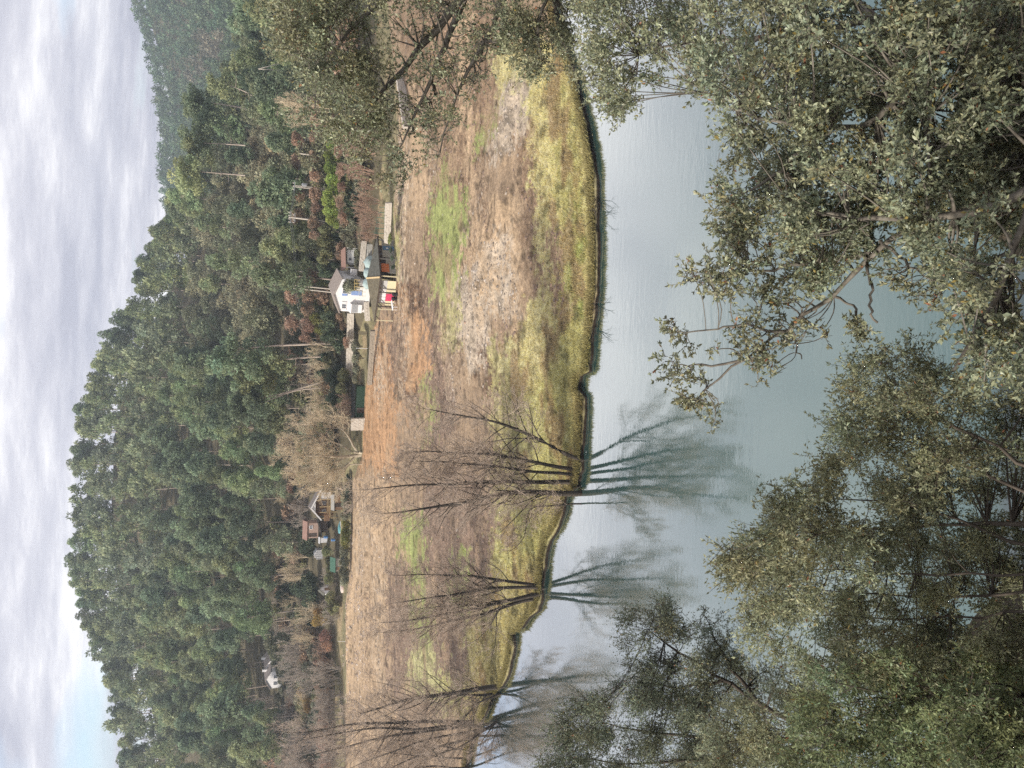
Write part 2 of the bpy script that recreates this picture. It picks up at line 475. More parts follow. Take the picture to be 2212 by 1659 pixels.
# ------------------------------------------------------------------ soil and plant cover of the field
def inpoly(px, py, poly):
    c = np.zeros(px.shape, bool); n = len(poly); j = n - 1
    for i in range(n):
        xi, yi = poly[i]; xj, yj = poly[j]
        m = ((yi > py) != (yj > py)) & (px < (xj - xi) * (py - yi) / (yj - yi + 1e-9) + xi)
        c ^= m; j = i
    return c
SOIL = dict(earth=(.315, .228, .150), pale=(.51, .41, .30), orange=(.44, .265, .145), dark=(.14, .09, .058), purple=(.235, .168, .122), tan=(.45, .325, .205),
            rubble=(.445, .365, .275), grass=(.43, .405, .195), olive=(.38, .34, .17), green=(.30, .325, .12), straw=(.53, .475, .255), brown=(.265, .182, .115), shaded_mud=(.05, .036, .027))
ZONES = [  # (soil, polygon of measured (X, Y))
    ('tan', [(740, 1030), (860, 1040), (865, 1240), (850, 1659), (740, 1659)]),
    ('orange', [(786, 700), (800, 690), (850, 700), (858, 830), (866, 900), (850, 990), (785, 1010), (780, 860)]),
    ('orange', [(838, 870), (862, 860), (870, 960), (858, 1030), (840, 1040), (800, 990)]),
    ('orange', [(876, 630), (889, 600), (924, 700), (922, 830), (905, 850), (880, 835)]),
    ('pale', [(820, 720), (830, 700), (836, 820), (830, 900), (822, 820)]),
    ('purple', [(846, 640), (868, 600), (876, 640), (872, 760), (866, 830), (848, 830)]),
    ('dark', [(874, 800), (884, 795), (906, 845), (902, 878), (876, 872)]),
    ('dark', [(886, 600), (900, 595), (926, 640), (918, 690), (892, 690)]),
    ('purple', [(925, 560), (945, 470), (946, 700), (965, 820), (985, 900), (940, 980), (925, 800)]),
    ('pale', [(874, 250), (884, 250), (888, 440), (884, 575), (872, 616), (858, 657), (848, 650), (866, 590), (876, 520), (874, 440)]),
    ('brown', [(880, 0), (1060, 0), (1060, 150), (1040, 330), (1000, 440), (960, 440), (900, 300)]),
    ('tan', [(890, 200), (925, 200), (930, 440), (905, 480), (890, 440)]),
    ('tan', [(985, 0), (1010, 0), (1016, 300), (1030, 420), (1012, 400), (995, 300)]),
    ('green', [(940, 436), (975, 400), (1010, 430), (996, 530), (990, 620), (965, 690), (945, 640), (936, 540)]),
    ('green', [(957, 345), (965, 345), (980, 430), (960, 440)]),
    ('olive', [(952, 640), (985, 600), (1000, 640), (980, 760), (955, 740)]),
    ('green', [(1020, 275), (1045, 270), (1052, 220), (1062, 225), (1050, 300), (1025, 330)]),
    ('green', [(918, 820), (926, 815), (932, 920), (924, 960), (917, 900)]),
    ('tan', [(1000, 510), (1060, 440), (1105, 430), (1110, 560), (1108, 700), (1080, 690), (1050, 660), (1000, 620)]),
    ('rubble', [(990, 590), (1040, 560), (1052, 640), (1052, 760), (1030, 810), (1005, 800), (985, 700)]),
    ('rubble', [(1058, 600), (1100, 580), (1108, 690), (1090, 700), (1070, 670)]),
    ('pale', [(1040, 520), (1090, 500), (1095, 560), (1050, 600)]),
    ('earth', [(1060, 690), (1110, 690), (1100, 760), (1062, 770)]),
    ('olive', [(1050, 740), (1080, 740), (1070, 840), (1040, 840)]),
    ('dark', [(1036, 760), (1052, 750), (1062, 830), (1050, 880), (1034, 840)]),
    ('straw', [(1055, 90), (1235, 60), (1260, 160), (1288, 300), (1300, 430), (1300, 640), (1292, 790), (1275, 800), (1262, 900), (1210, 860), (1120, 830), (1064, 800), (1072, 750), (1122, 690), (1146, 600), (1130, 520), (1140, 420), (1120, 300), (1065, 200)]),
    ('grass', [(1170, 150), (1200, 160), (1235, 420), (1240, 700), (1262, 800), (1250, 860), (1200, 840), (1160, 820), (1190, 700), (1180, 500), (1185, 300)]),
    ('green', [(1218, 420), (1228, 430), (1236, 640), (1225, 700), (1216, 560)]),
    ('rubble', [(1085, 180), (1118, 175), (1122, 270), (1105, 330), (1050, 355), (1050, 290), (1075, 270)]),
    ('brown', [(1130, 260), (1142, 440), (1150, 620), (1135, 640), (1118, 500), (1110, 300)]),
    ('brown', [(1160, 470), (1185, 480), (1200, 620), (1195, 700), (1170, 640)]),
    ('olive', [(1050, 820), (1120, 800), (1262, 860), (1275, 1060), (1230, 1110), (1060, 1110), (1045, 950)]),
    ('grass', [(1105, 830), (1200, 820), (1220, 950), (1180, 1060), (1110, 1060), (1090, 950)]),
    ('purple', [(915, 1020), (1000, 1010), (1060, 1080), (1062, 1220), (1030, 1260), (920, 1250), (912, 1120)]),
    ('olive', [(1055, 1080), (1250, 1060), (1200, 1200), (1185, 1330), (1130, 1400), (1120, 1480), (1075, 1560), (1030, 1600), (985, 1560), (975, 1400), (1050, 1240)]),
    ('grass', [(1060, 1100), (1150, 1090), (1150, 1200), (1060, 1220)]),
    ('green', [(868, 1120), (885, 1112), (914, 1118), (916, 1200), (900, 1228), (868, 1212)]),
    ('green', [(886, 1210), (910, 1215), (925, 1330), (930, 1440), (900, 1430), (890, 1330)]),
    ('green', [(980, 1190), (1000, 1190), (1005, 1290), (990, 1350), (965, 1300), (978, 1240)]),
    ('grass', [(870, 1400), (960, 1390), (1000, 1480), (960, 1560), (880, 1480)]),
    ('purple', [(846, 1200), (880, 1230), (885, 1440), (860, 1560), (838, 1480), (840, 1300)]),
    ('purple', [(930, 1350), (985, 1330), (1000, 1460), (970, 1500), (940, 1440)]),
    ('straw', [(735, 1390), (745, 1385), (749, 1480), (744, 1570), (730, 1570)]),
    ('grass', [(836, 430), (866, 430), (870, 540), (864, 606), (846, 606)]),
]
def stroke(soil, pts, w):
    """a wheel track or furrow along measured points"""
    P = np.array(pts, float); T = np.gradient(P, axis=0); N_ = np.stack([-T[:, 1], T[:, 0]], 1); N_ /= np.linalg.norm(N_, axis=1, keepdims=True)
    ZONES.append((soil, [tuple(q) for q in P + N_ * w / 2] + [tuple(q) for q in (P - N_ * w / 2)[::-1]]))
for _so, _w, _p in (('dark', 4, [(787, 1090), (800, 1120), (812, 1160), (818, 1200), (815, 1240)]), ('pale', 5, [(795, 1100), (806, 1150), (826, 1200), (850, 1240)]), ('dark', 4, [(850, 1040), (846, 1100), (842, 1180), (846, 1300)]),
                    ('pale', 5, [(935, 440), (945, 360), (930, 280), (935, 200)]), ('dark', 4, [(944, 440), (954, 360), (939, 280), (944, 200)]), ('pale', 5, [(1000, 520), (1012, 480), (1030, 440), (1040, 400)]),
                    ('dark', 5, [(925, 470), (935, 540), (930, 600), (938, 680)]), ('pale', 5, [(885, 640), (880, 720), (884, 800), (878, 860)]), ('dark', 4, [(966, 700), (978, 780), (985, 860), (975, 950)]), ('pale', 4, [(958, 700), (970, 780), (977, 860), (967, 950)]),
                    ('dark', 4, [(800, 1240), (806, 1320), (800, 1400), (806, 1500)]), ('pale', 5, [(820, 1240), (826, 1320), (820, 1400), (828, 1500)]), ('dark', 4, [(1010, 430), (1016, 520), (1008, 600), (1020, 660)]), ('dark', 4, [(862, 640), (858, 720), (862, 800), (858, 880)]),
                    ('pale', 6, [(778, 1050), (790, 1100), (785, 1180), (792, 1260)]), ('dark', 5, [(1030, 300), (1040, 360), (1036, 430), (1046, 500)])):
    stroke(_so, _p, _w)
def field_paint(x, y):
    X, Y = project(np.stack([x, y, 1.6 + 0 * x], -1))
    wx = (fbm(x / 2.2, y / 2.8, 61, 5) - .5); wy = (fbm(x / 3.0, y / 2.6, 77, 4) - .5)
    wx = wx + .55 * (vnoise(x / .45, y / .40, 63) - .5); wy = wy + .6 * (vnoise(x / .5, y / .45, 79) - .5)
    VG = dict(green=.75, grass=1.0, straw=1.0, olive=.9, brown=.35, purple=.35, tan=.08, orange=.06, rubble=.05, pale=.03, dark=.1, earth=.18)
    c = np.zeros(x.shape + (3,)); veg = np.zeros(x.shape)
    for k_ in range(3):                                                               # patches run into each other
        gx = 26 * (vnoise(x / .9, y / .55, 201 + k_) - .5); gy = 34 * (vnoise(x / 1.3, y / .8, 211 + k_) - .5)
        ck = np.zeros(x.shape + (3,)); ck[:] = SOIL['earth']; vk = np.full(x.shape, .18)
        for s, poly in ZONES:
            m = inpoly(X + 44 * wx + gx, Y + 70 * wy + gy, poly)
            ck[m] = SOIL[s]; vk[m] = VG[s]
        c = c + ck / 3; veg = np.maximum(veg, vk) if k_ == 0 else veg * (k_ / (k_ + 1)) + vk / (k_ + 1)
    st = vnoise(x / 9.0, y / .55, 31) * .55 + vnoise(x / 3.0, y / .35, 37) * .45        # wheel and drag marks run along the bank
    fi = fbm(x / .55, y / .6, 43, 3)
    c = c * (0.66 + .52 * st + .28 * (fi - .5) * 2)[..., None]
    up = (y > np.interp(x / np.maximum(y, 1), FT, FY) + 1.0)[..., None]                      # terraces and gardens above the field
    c = np.where(up, np.array([.21, .185, .105]) * (.6 + .8 * fi)[..., None], c)
    b = fbm(x / 4.0, y / 2.2, 51, 4)                                                  # blotches: bare earth in the grass, straw on the earth
    k = sstep(.56, .70, b)[..., None] * np.where(veg > .5, .65, .45)[..., None]
    alt = np.where((veg > .5)[..., None], np.array(SOIL['brown']), np.array(SOIL['tan']) * .9)
    c = c * (1 - k) + alt * k
    d = fbm(x / 1.3, y / 1.0, 57, 4)
    c = c * (1 - .5 * sstep(.58, .74, d))[..., None]                                 # damp dark clods
    return np.clip(c, .02, .8), veg

_rows = np.concatenate([[-1.6, -.35, 0.0, .05, .09, .15, .4], np.arange(.75, 20, .36), np.arange(20, 60, .40), np.arange(60, 126, .62)])
_cols = np.concatenate([np.linspace(-.95, -.58, 90, endpoint=False), np.linspace(-.58, .60, 620, endpoint=False), np.linspace(.60, .95, 90)])
_zof = {-1.6: -1.5, -.35: -.55, 0.0: -.02, .05: .08, .09: .17, .15: .28, .4: .36}
_T, _S = np.meshgrid(_cols, _rows)
_yb = np.interp(_T, BT, BY)
_fy = np.interp(_T, FT, FY) + 9
_fr = np.clip(_S / 126.0, 0, 1)
_yy = np.where(_S < 20, _yb + _S, _yb + 20 + (_S - 20) * (_fy - _yb - 20) / 106.0)
_xx = _T * _yy
_jit = 1.5 * (fbm(_xx / 2.4, _xx * 0 + 3.3, 91, 5) - .5)
_zz = land(_xx, _yy)
for _i, _s in enumerate(_rows):
    if _s in _zof:
        _zz[_i] = _zof[_s] * (.55 + .9 * fbm(_xx[_i] / 1.4, _yy[_i] * 0 + 1.7, 95, 4))
        _yy[_i] += _jit[_i] * (1 if _s >= 0 else .5)
_c, VEG = field_paint(_xx, _yy)
for _i, _s in enumerate(_rows):
    if _s < .15: _c[_i] = np.array(SOIL['shaded_mud']) * (.3 + .5 * fbm(_xx[_i] / .4, _yy[_i] * 0 + _s * 9, 99, 3))[:, None]  # dark wet bank soil, the shade of the undercut edge painted into its colour
    elif _s < .3: _c[_i] = _c[_i] * .5 + np.array(SOIL['shaded_mud']) * .5
_nr, _nc = _T.shape
_id = np.arange(_nr * _nc).reshape(_nr, _nc)
def grid_quads(idx):
    return np.stack([idx[:-1, :-1], idx[:-1, 1:], idx[1:, 1:], idx[1:, :-1]], -1).reshape(-1, 4)

m_field, nt, b, o_ = mat_new('field_soil')
at = nt.nodes.new('ShaderNodeAttribute'); at.attribute_name = 'Col'
v = objvec(nt)
n1 = noise_node(nt, 3.2, 8, .72, v); n2 = noise_node(nt, .55, 6, .65, v)
hs = nt.nodes.new('ShaderNodeMix'); hs.data_type = 'RGBA'; hs.blend_type = 'MULTIPLY'; hs.inputs['Factor'].default_value = 1
nt.links.new(at.outputs['Color'], hs.inputs[6])
nt.links.new(ramp(nt, n1, [(.28, (.36, .34, .33)), (.50, (1.0, 1.0, 1.0)), (.74, (1.5, 1.47, 1.4))]), hs.inputs[7])
nt.links.new(hs.outputs[2], b.inputs['Base Color'])
b.inputs['Roughness'].default_value = .95; b.inputs['Specular IOR Level'].default_value = .15
bump(nt, n1, b, .9, .12)
field = obj('field', new_mesh('field', np.stack([_xx, _yy, _zz], -1).reshape(-1, 3), quads=grid_quads(_id), col=_c.reshape(-1, 3), smooth=True), m_field)
tag(field, kind='structure')

# hill behind the field (wooded), far hill, valley floor
m_litter = mat_simple('forest_floor', (.15, .125, .075), (.07, .06, .038), scale=.35, rough=1, bmp=.6, dist=.3)
_T, _S = np.meshgrid(np.linspace(-1.0, 1.0, 320), np.concatenate([np.linspace(0, .12, 26)[:-1], np.linspace(.12, 1.0, 74)[:-1], np.linspace(1.0, 1.45, 24)]))
_y0 = np.interp(_T, FT, FY) + 4; _y1 = np.interp(_T, RT, RY)
_yy = _y0 + (_y1 - _y0) * _S; _xx = _T * _yy; _zz = land(_xx, _yy) - .04
hill = obj('hill', new_mesh('hill', np.stack([_xx, _yy, _zz], -1).reshape(-1, 3), quads=grid_quads(np.arange(_T.size).reshape(_T.shape)), smooth=True), m_litter)
tag(hill, kind='structure')
def far_land(x, y):
    t = x / FAR_Y
    top = np.interp(x / FAR_Y, FRT, FRTOP) - 12
    u = np.clip((y - 400) / (FAR_Y - 400), 0, 1)
    z = 4 + (top - 4) * (.3 * u + .7 * u * u) + 8 * (fbm(x / 70, y / 90, 71) - .5) * sstep(0, .3, u) * (1 - sstep(.85, 1, u))
    return z - np.maximum(y - FAR_Y, 0) * .15
_X, _Y = np.meshgrid(np.linspace(-520, 760, 150), np.linspace(400, 960, 90))
far_hill = obj('far_hill', new_mesh('far_hill', np.stack([_X, _Y, far_land(_X, _Y)], -1).reshape(-1, 3), quads=grid_quads(np.arange(_X.size).reshape(_X.shape)), smooth=True), m_litter)
tag(far_hill, kind='structure')
_X, _Y = np.meshgrid(np.linspace(-900, 900, 30), np.linspace(120, 1050, 24))
vf = obj('ground', new_mesh('ground', np.stack([_X, _Y, -1.9 + 0 * _X], -1).reshape(-1, 3), quads=grid_quads(np.arange(_X.size).reshape(_X.shape))), m_litter)
tag(vf, kind='structure')

# the steep near bank under the camera
def near_land(x, y):
    sl = 1.85 - .85 * np.maximum(sstep(1.5, 6, x), sstep(2.5, 8, -x))
    return np.maximum(27.6 - sl * np.maximum(y + .6, 0) - .05 * np.maximum(y - 12, 0) ** 2 + 1.2 * (fbm(x / 3, y / 3, 81) - .5), -1.6)
_X, _Y = np.meshgrid(np.linspace(-70, 70, 200), np.linspace(-22, 26, 96))
m_bank = mat_simple('bank_litter', (.085, .06, .035), (.03, .025, .017), scale=3, rough=1, bmp=.8, dist=.1)
near_bank = obj('near_bank', new_mesh('near_bank', np.stack([_X, _Y, near_land(_X, _Y)], -1).reshape(-1, 3), quads=grid_quads(np.arange(_X.size).reshape(_X.shape)), smooth=True), m_bank)
tag(near_bank, kind='structure')

# ------------------------------------------------------------------ the river
m_water = bpy.data.materials.new('river_water'); m_water.use_nodes = True
nt = m_water.node_tree; nt.nodes.clear()
o_ = nt.nodes.new('ShaderNodeOutputMaterial')
df = nt.nodes.new('ShaderNodeBsdfDiffuse'); df.inputs[0].default_value = (.045, .102, .095, 1)
gl = nt.nodes.new('ShaderNodeBsdfGlossy'); gl.inputs['Color'].default_value = (.96, .965, .95, 1); gl.inputs['Roughness'].default_value = .012
v = objvec(nt)
def wmap(sx, sy, rot):
    mp = nt.nodes.new('ShaderNodeMapping'); mp.inputs['Scale'].default_value = (sx, sy, 1); mp.inputs['Rotation'].default_value = (0, 0, rot)
    nt.links.new(v, mp.inputs[0]); return mp.outputs[0]
r1 = noise_node(nt, 1.0, 3, .55, wmap(.55, 1.9, R(24)))
r2 = noise_node(nt, 1.0, 3, .6, wmap(2.6, 5.2, R(-14)))
r3 = noise_node(nt, .07, 2, .5, v)                                   # calmer and rougher patches
def m2(op, a, b):
    n = nt.nodes.new('ShaderNodeMath'); n.operation = op
    for i, q in enumerate((a, b)):
        if isinstance(q, (int, float)): n.inputs[i].default_value = q
        else: nt.links.new(q, n.inputs[i])
    return n.outputs[0]
hh = m2('MULTIPLY', m2('ADD', m2('MULTIPLY', r1, 1.0), m2('MULTIPLY', r2, .42)), m2('ADD', m2('MULTIPLY', r3, .9), .35))
bp = nt.nodes.new('ShaderNodeBump'); bp.inputs['Strength'].default_value = 1.0; bp.inputs['Distance'].default_value = .009
nt.links.new(hh, bp.inputs['Height'])
nt.links.new(bp.outputs[0], gl.inputs['Normal'])
lw = nt.nodes.new('ShaderNodeLayerWeight'); lw.inputs['Blend'].default_value = .5
nt.links.new(bp.outputs[0], lw.inputs['Normal'])
fac = ramp(nt, lw.outputs['Facing'], [(.15, (.13,) * 3), (.38, (.29,) * 3), (.56, (.68,) * 3), (.72, (.92,) * 3)])
ms = nt.nodes.new('ShaderNodeMixShader')
nt.links.new(fac, ms.inputs[0]); nt.links.new(df.outputs[0], ms.inputs[1]); nt.links.new(gl.outputs[0], ms.inputs[2])
nt.links.new(ms.outputs[0], o_.inputs[0])
_X, _Y = np.meshgrid(np.linspace(-300, 300, 60), np.linspace(4, 330, 40))
water = obj('water', new_mesh('water', np.stack([_X, _Y, 0 * _X], -1).reshape(-1, 3), quads=grid_quads(np.arange(_X.size).reshape(_X.shape))), m_water)
tag(water, kind='structure')

# ================================================================== PLANT LIBRARY
m_pine = mat_leaf('pine_needles', (1.32, 1.30, 1.22), rough=.6, spec=.2, trans=.36, under=1.0)
m_oakleaf = mat_leaf('oak_foliage', (1.22, 1.22, 1.2), rough=.6, spec=.2, trans=.30, under=1.15)
m_bush = mat_leaf('shrub_foliage', (1, 1, 1), rough=.65, spec=.2, trans=.25, under=1.1)
m_ptrunk = mat_simple('pine_bark', (.52, .44, .37), (.28, .22, .18), scale=1.2, rough=.95, bmp=.5, dist=.05, stretch=(1, 1, .25))
m_bark = mat_simple('grey_bark', (.30, .26, .21), (.15, .125, .10), scale=2.0, rough=.95, bmp=.5, dist=.03, stretch=(1, 1, .3))
m_darkbark = mat_simple('dark_bark', (.095, .078, .062), (.035, .028, .022), scale=4.0, rough=.95, bmp=.6, dist=.02, stretch=(1, 1, .3))
m_palebark = mat_simple('plane_bark', (.52, .45, .335), (.30, .25, .17), scale=1.6, rough=.85, bmp=.4, dist=.03)
m_twig = mat_simple('bare_twigs', (.46, .40, .335), (.32, .27, .225), scale=3.0, rough=.9, bmp=0)
m_paletwig = mat_simple('pale_twigs', (.68, .57, .40), (.50, .41, .28), scale=2.0, rough=.9, bmp=0)
m_browntwig = mat_simple('russet_twigs', (.5, .35, .26), (.34, .23, .17), scale=2.0, rough=.95, bmp=0)

def clump_leaves(rng, C, Rd, per, L, W, base, flat=.72, spread=.22, up=.45, shell=.55):
    """leaf faces over ellipsoidal clumps: C centres, Rd radii -> V, tris, colours"""
    n = len(C); m = n * per
    d = unit(rng.normal(size=(m, 3)))
    d[:, 2] = np.where(rng.random(m) < .30, np.abs(d[:, 2]), d[:, 2])
    rr = (shell + (1 - shell) * rng.random(m) ** .5)
    cid = np.repeat(np.arange(n), per)
    P = C[cid] + d * (Rd[cid] * rr)[:, None] * np.array([1, 1, flat])
    e = rng.normal(size=(m, 3)); e = unit(e - (e * d).sum(1, keepdims=True) * d)          # blades lie over the clump like shingles, tips lifted
    D = unit(e * .8 + d * .6 + np.array([0, 0, up * .8]) + rng.normal(size=(m, 3)) * .25)
    N = unit(d * 1.3 + rng.normal(size=(m, 3)) * .38 + np.array([0, 0, .3]))
    V, t, q, k = leaf_geo(P, D, N, L * (.6 + .8 * rng.random(m)), W * (.6 + .8 * rng.random(m)), four=False)
    cc = 1 + spread * rng.normal(size=n)
    lc = np.clip(cc[cid] * (1 + .16 * rng.normal(size=m)), .5, 1.7)
    hue = rng.normal(size=n)[cid] * .05 + rng.normal(size=m) * .03
    col = np.array(base)[None] * lc[:, None] * np.stack([1 + hue, np.ones(m), 1 - hue * .6], 1)
    return V, t, np.repeat(np.clip(col, .005, .7), k, 0)

def pine_crown(seed, nl=26, per=92, L=.72, W=.26, h=18.0, base=(.105, .150, .062), low=.48, rmax=3.6):
    rng = np.random.default_rng(seed)
    C = []; Rr = []
    ax, ay = rng.normal(size=2) * .5
    for i in range(nl):
        f = rng.random() ** .8                                     # 0 bottom of the crown .. 1 top
        prof = (1.08 - .80 * f ** 1.3) * (.55 + .45 * min(1, f / .18)) * (.8 + .4 * rng.random())
        a = rng.random() * 2 * math.pi
        r = rmax * prof * (.45 + .6 * rng.random())
        C.append((ax * f + r * math.cos(a), ay * f + r * math.sin(a), h * (low + (.93 - low) * f)))
        Rr.append((.95 + .65 * rng.random()) * (1.0 - .28 * f))
    C.append((ax, ay, h * .95)); Rr.append(1.0)
    C = np.array(C); Rr = np.array(Rr)
    return clump_leaves(rng, C, Rr, per, L, W, base, flat=.70, shell=.72, spread=.20, up=.6), C
def pine_trunk_lines(seed, C, h=18.0):
    rng = np.random.default_rng(seed + 1000)
    k = 7; f = np.linspace(0, 1, k)
    bend = rng.normal(size=2) * .35
    P = np.stack([bend[0] * np.sin(f * 2.4) + C[-1][0] * f ** 2, bend[1] * np.sin(f * 2.1) + C[-1][1] * f ** 2, -1.0 + (h * .92 + 1) * f], 1)
    ls = [(P, .23 * (1 - .78 * f) + .02)]
    for c in C[:-1:2]:
        j = np.interp(c[2] - 1.6, P[:, 2], np.arange(k)); b = P[int(j)] * (1 - j % 1) + P[min(int(j) + 1, k - 1)] * (j % 1)
        mid = b * .5 + c * .5 - np.array([0, 0, .3])
        ls.append((np.stack([b, mid, c]), np.array([.07, .05, .02])))
    for i in range(5):                                             # dead stubs under the crown
        z = h * rng.uniform(.25, .5); b = np.array([np.interp(z, P[:, 2], P[:, 0]), np.interp(z, P[:, 2], P[:, 1]), z]); a = rng.random() * 6.28
        e = b + np.array([math.cos(a), math.sin(a), rng.uniform(-.2, .3)]) * rng.uniform(.6, 1.8)
        ls.append((np.stack([b, (b + e) / 2 + [0, 0, .1], e]), np.array([.04, .03, .012])))
    return ls
def round_crown(seed, nl, R0, z0, z1, cr, per, L, W, base, top=1.0, spread=.25):
    """a broad-leaved crown or a bush: clumps through a dome"""
    rng = np.random.default_rng(seed)
    d = unit(rng.normal(size=(nl, 3))); r = .45 + .55 * rng.random(nl) ** .6
    zc = (z0 + z1) / 2; C = d * r[:, None] * np.array([R0 - cr * .6, R0 - cr * .6, (z1 - z0) / 2 - cr * .5]) + np.array([0, 0, zc])
    C[:, :2] *= (1.0 - .25 * np.clip((C[:, 2:3] - zc) / (z1 - zc), 0, 1) * top)
    Rr = cr * (.65 + .6 * rng.random(nl))
    return clump_leaves(rng, C, Rr, per, L, W, base, flat=.8, spread=spread), C

def grow(rng, p, d, L, r, lv, out, n_ch, ratio=.55, ang=.75, wob=.18, up=.10, k=5):
    """a bare branch and its side branches"""
    pts = [np.array(p, float)]; d = unit(np.array(d, float))
    for i in range(k - 1):
        d = unit(d + rng.normal(size=3) * wob + np.array([0, 0, up]))
        pts.append(pts[-1] + d * L / (k - 1))
    P = np.array(pts)
    out.setdefault(lv, []).append((P, np.linspace(r, r * .35, k)))
    if lv <= 0: return
    for i in range(n_ch[-lv] if lv <= len(n_ch) else n_ch[0]):
        f = .22 + .78 * (i + rng.random()) / n_ch[-lv]
        j = f * (k - 1); a = int(min(j, k - 2)); b = P[a] * (1 - (j - a)) + P[a + 1] * (j - a)
        dd = unit(P[a + 1] - P[a]); s = unit(np.cross(dd, rng.normal(size=3)))
        an = ang * (.7 + .6 * rng.random())
        grow(rng, b, dd * math.cos(an) + s * math.sin(an), L * ratio * (1.15 - .5 * f) * (.7 + .6 * rng.random()), max(r * (1 - .6 * f) * .55, .006), lv - 1, out, n_ch, ratio, ang, wob, up, 2 if lv == 1 and n_ch[0] > 6 else max(3, k - 1))

def leaf_mesh(name, g):
    V, t, c = g
    return new_mesh(name, V, tris=t, col=c)

# ------------------------------------------------------------------ kinds of tree on the hill, built once each
rng0 = np.random.default_rng(5)
PINES = []
PBASE = [(0.189, 0.225, 0.136), (0.164, 0.21, 0.136), (0.213, 0.242, 0.134), (0.152, 0.195, 0.129), (0.193, 0.222, 0.148), (0.175, 0.225, 0.127), (0.223, 0.248, 0.144), (0.143, 0.182, 0.122)]
for i in range(8):
    g, C = pine_crown(200 + i, nl=40 + 3 * (i % 4), base=PBASE[i], low=[.36, .44, .32, .50, .28, .42, .54, .38][i], rmax=[3.9, 3.5, 4.2, 3.2, 4.3, 3.8, 3.4, 4.0][i])
    PINES.append((leaf_mesh('crown', g), tube_mesh('trunk', pine_trunk_lines(200 + i, C), 5)))
OAKS = []
OBASE = [(.205, .200, .130), (.175, .182, .115), (.235, .218, .145), (.150, .160, .100)]
for i in range(5):
    g, C = round_crown(300 + i, 30, [4.2, 3.8, 4.6, 3.6, 4.0][i], 1.6, [9.5, 10.5, 9, 11, 8.5][i], 1.35, 105, .50, .30, OBASE[i % 4])
    rng = np.random.default_rng(310 + i)
    ls = [(np.array([[0, 0, -1], [rng.normal() * .2, rng.normal() * .2, 1.5], [rng.normal() * .3, rng.normal() * .3, 4.2], [0, 0, 6.5]]), np.array([.30, .24, .17, .08]))]
    for c in C[::2]:
        b = np.array([0, 0, min(c[2] * .55, 4.5)]); ls.append((np.stack([b, b * .45 + c * .55 + [0, 0, .2], c]), np.array([.11, .07, .02])))
    OAKS.append((leaf_mesh('crown', g), tube_mesh('trunk', ls, 5)))
for me, _ in PINES: me.materials.append(m_pine)
for me, _ in OAKS: me.materials.append(m_oakleaf)
for _, me in PINES: me.materials.append(m_ptrunk)
for _, me in OAKS: me.materials.append(m_bark)

def plant(lib, i, name, label, cat, group, p, s, rz, tilt=(0, 0)):
    c, t = lib[i % len(lib)]
    r = thing(name, label, cat, p, rz, group)
    r.scale = s if isinstance(s, tuple) else (s, s, s)
    r.rotation_euler = (tilt[0], tilt[1], rz)
    for nm, me in (('trunk', t), ('crown', c)):
        o = bpy.data.objects.new(nm, me); COL.objects.link(o); o.parent = r
    return r

def merged(name, items, mat_list, col=True):
    """items: (V, T, colours, location, scale, rz, tint) -> one mesh"""
    VV = []; TT = []; CC = []; off = 0
    for V, T, c, loc, s, rz, tint in items:
        ca, sa = math.cos(rz), math.sin(rz)
        W = np.empty_like(V)
        W[:, 0] = (V[:, 0] * ca - V[:, 1] * sa) * s; W[:, 1] = (V[:, 0] * sa + V[:, 1] * ca) * s; W[:, 2] = V[:, 2] * s
        VV.append(W + np.array(loc)); TT.append(T + off); CC.append(c * np.array(tint)); off += len(V)
    return new_mesh(name, np.concatenate(VV), tris=np.concatenate(TT), col=np.concatenate(CC))

# ------------------------------------------------------------------ the wooded hill
rng = np.random.default_rng(77)
def col_of(x, y, z): return project(np.array([x, y, z]))
def pick_kind(X, Y, dy):
    if 445 < X < 700 and 230 < Y < 760:
        return 'oak' if rng.random() < (.88 if X > 480 else .4) else 'pine'
    if dy < 30: return 'oak' if rng.random() < .35 else 'pine'
    return 'oak' if rng.random() < .10 else 'pine'
def hill_spots():
    out = []
    yy = 118.0
    while yy < 392:
        st = 8.4 / yy
        for t in np.arange(-.50, .58, st):
            tj = t + (rng.random() - .5) * st * .8; yj = yy + (rng.random() - .5) * 6.0
            yf = np.interp(tj, FT, FY); yr = np.interp(tj, RT, RY)
            if yj < yf + 22 or yj > yr - 4: continue
            if fbm(np.array(tj * yj / 26), np.array(yj / 17), 301, 3) > .68: continue       # openings where trunks show
            out.append((tj * yj, yj, False))
        yy += 8.2
    for t in np.arange(-.50, .58, .0125):
        yr = np.interp(t, RT, RY); tj = t + (rng.random() - .5) * .008; yj = yr + (rng.random() - .5) * 8
        out.append((tj * yj, yj, True))
        if rng.random() < .55: out.append(((t + .006) * (yr + 11), yr + 11 + rng.random() * 5, True))
    return out
px_at = lambda y: F / (y * math.cos(PITCH) + 18 * math.sin(PITCH))
HH_Y = float(ground_at(604, 1470)[1])
PINE_SPOTS, OAK_SPOTS = [], []
for x, y, rid in hill_spots():
    z = float(land(x, y, False)); X, Y = project(np.array([x, y, z]))
    if not -40 < Y < 1700: continue
    yf = float(np.interp(x / y, FT, FY))
    if rid:
        topz = float(np.interp(x / y, RT, RTOP)); h = (topz - z) * (.84 + .18 * rng.random())
        h = min(max(h, 8.0), 23.0); k = 'pine'
    else:
        k = pick_kind(X, Y, y - yf); h = 12.5 + 8.0 * rng.random() if k == 'pine' else 7 + 5 * rng.random()
        if y - yf < 45: h *= .85
    if y < HH_Y + 8 and 1408 < Y < 1500 and X - h * px_at(y) < 608: continue      # keeps the view of the white houses open
    (PINE_SPOTS if k == 'pine' else OAK_SPOTS).append((y - yf if not rid else 150 + rng.random() * 60, x, y, z, h, X, Y, rid))
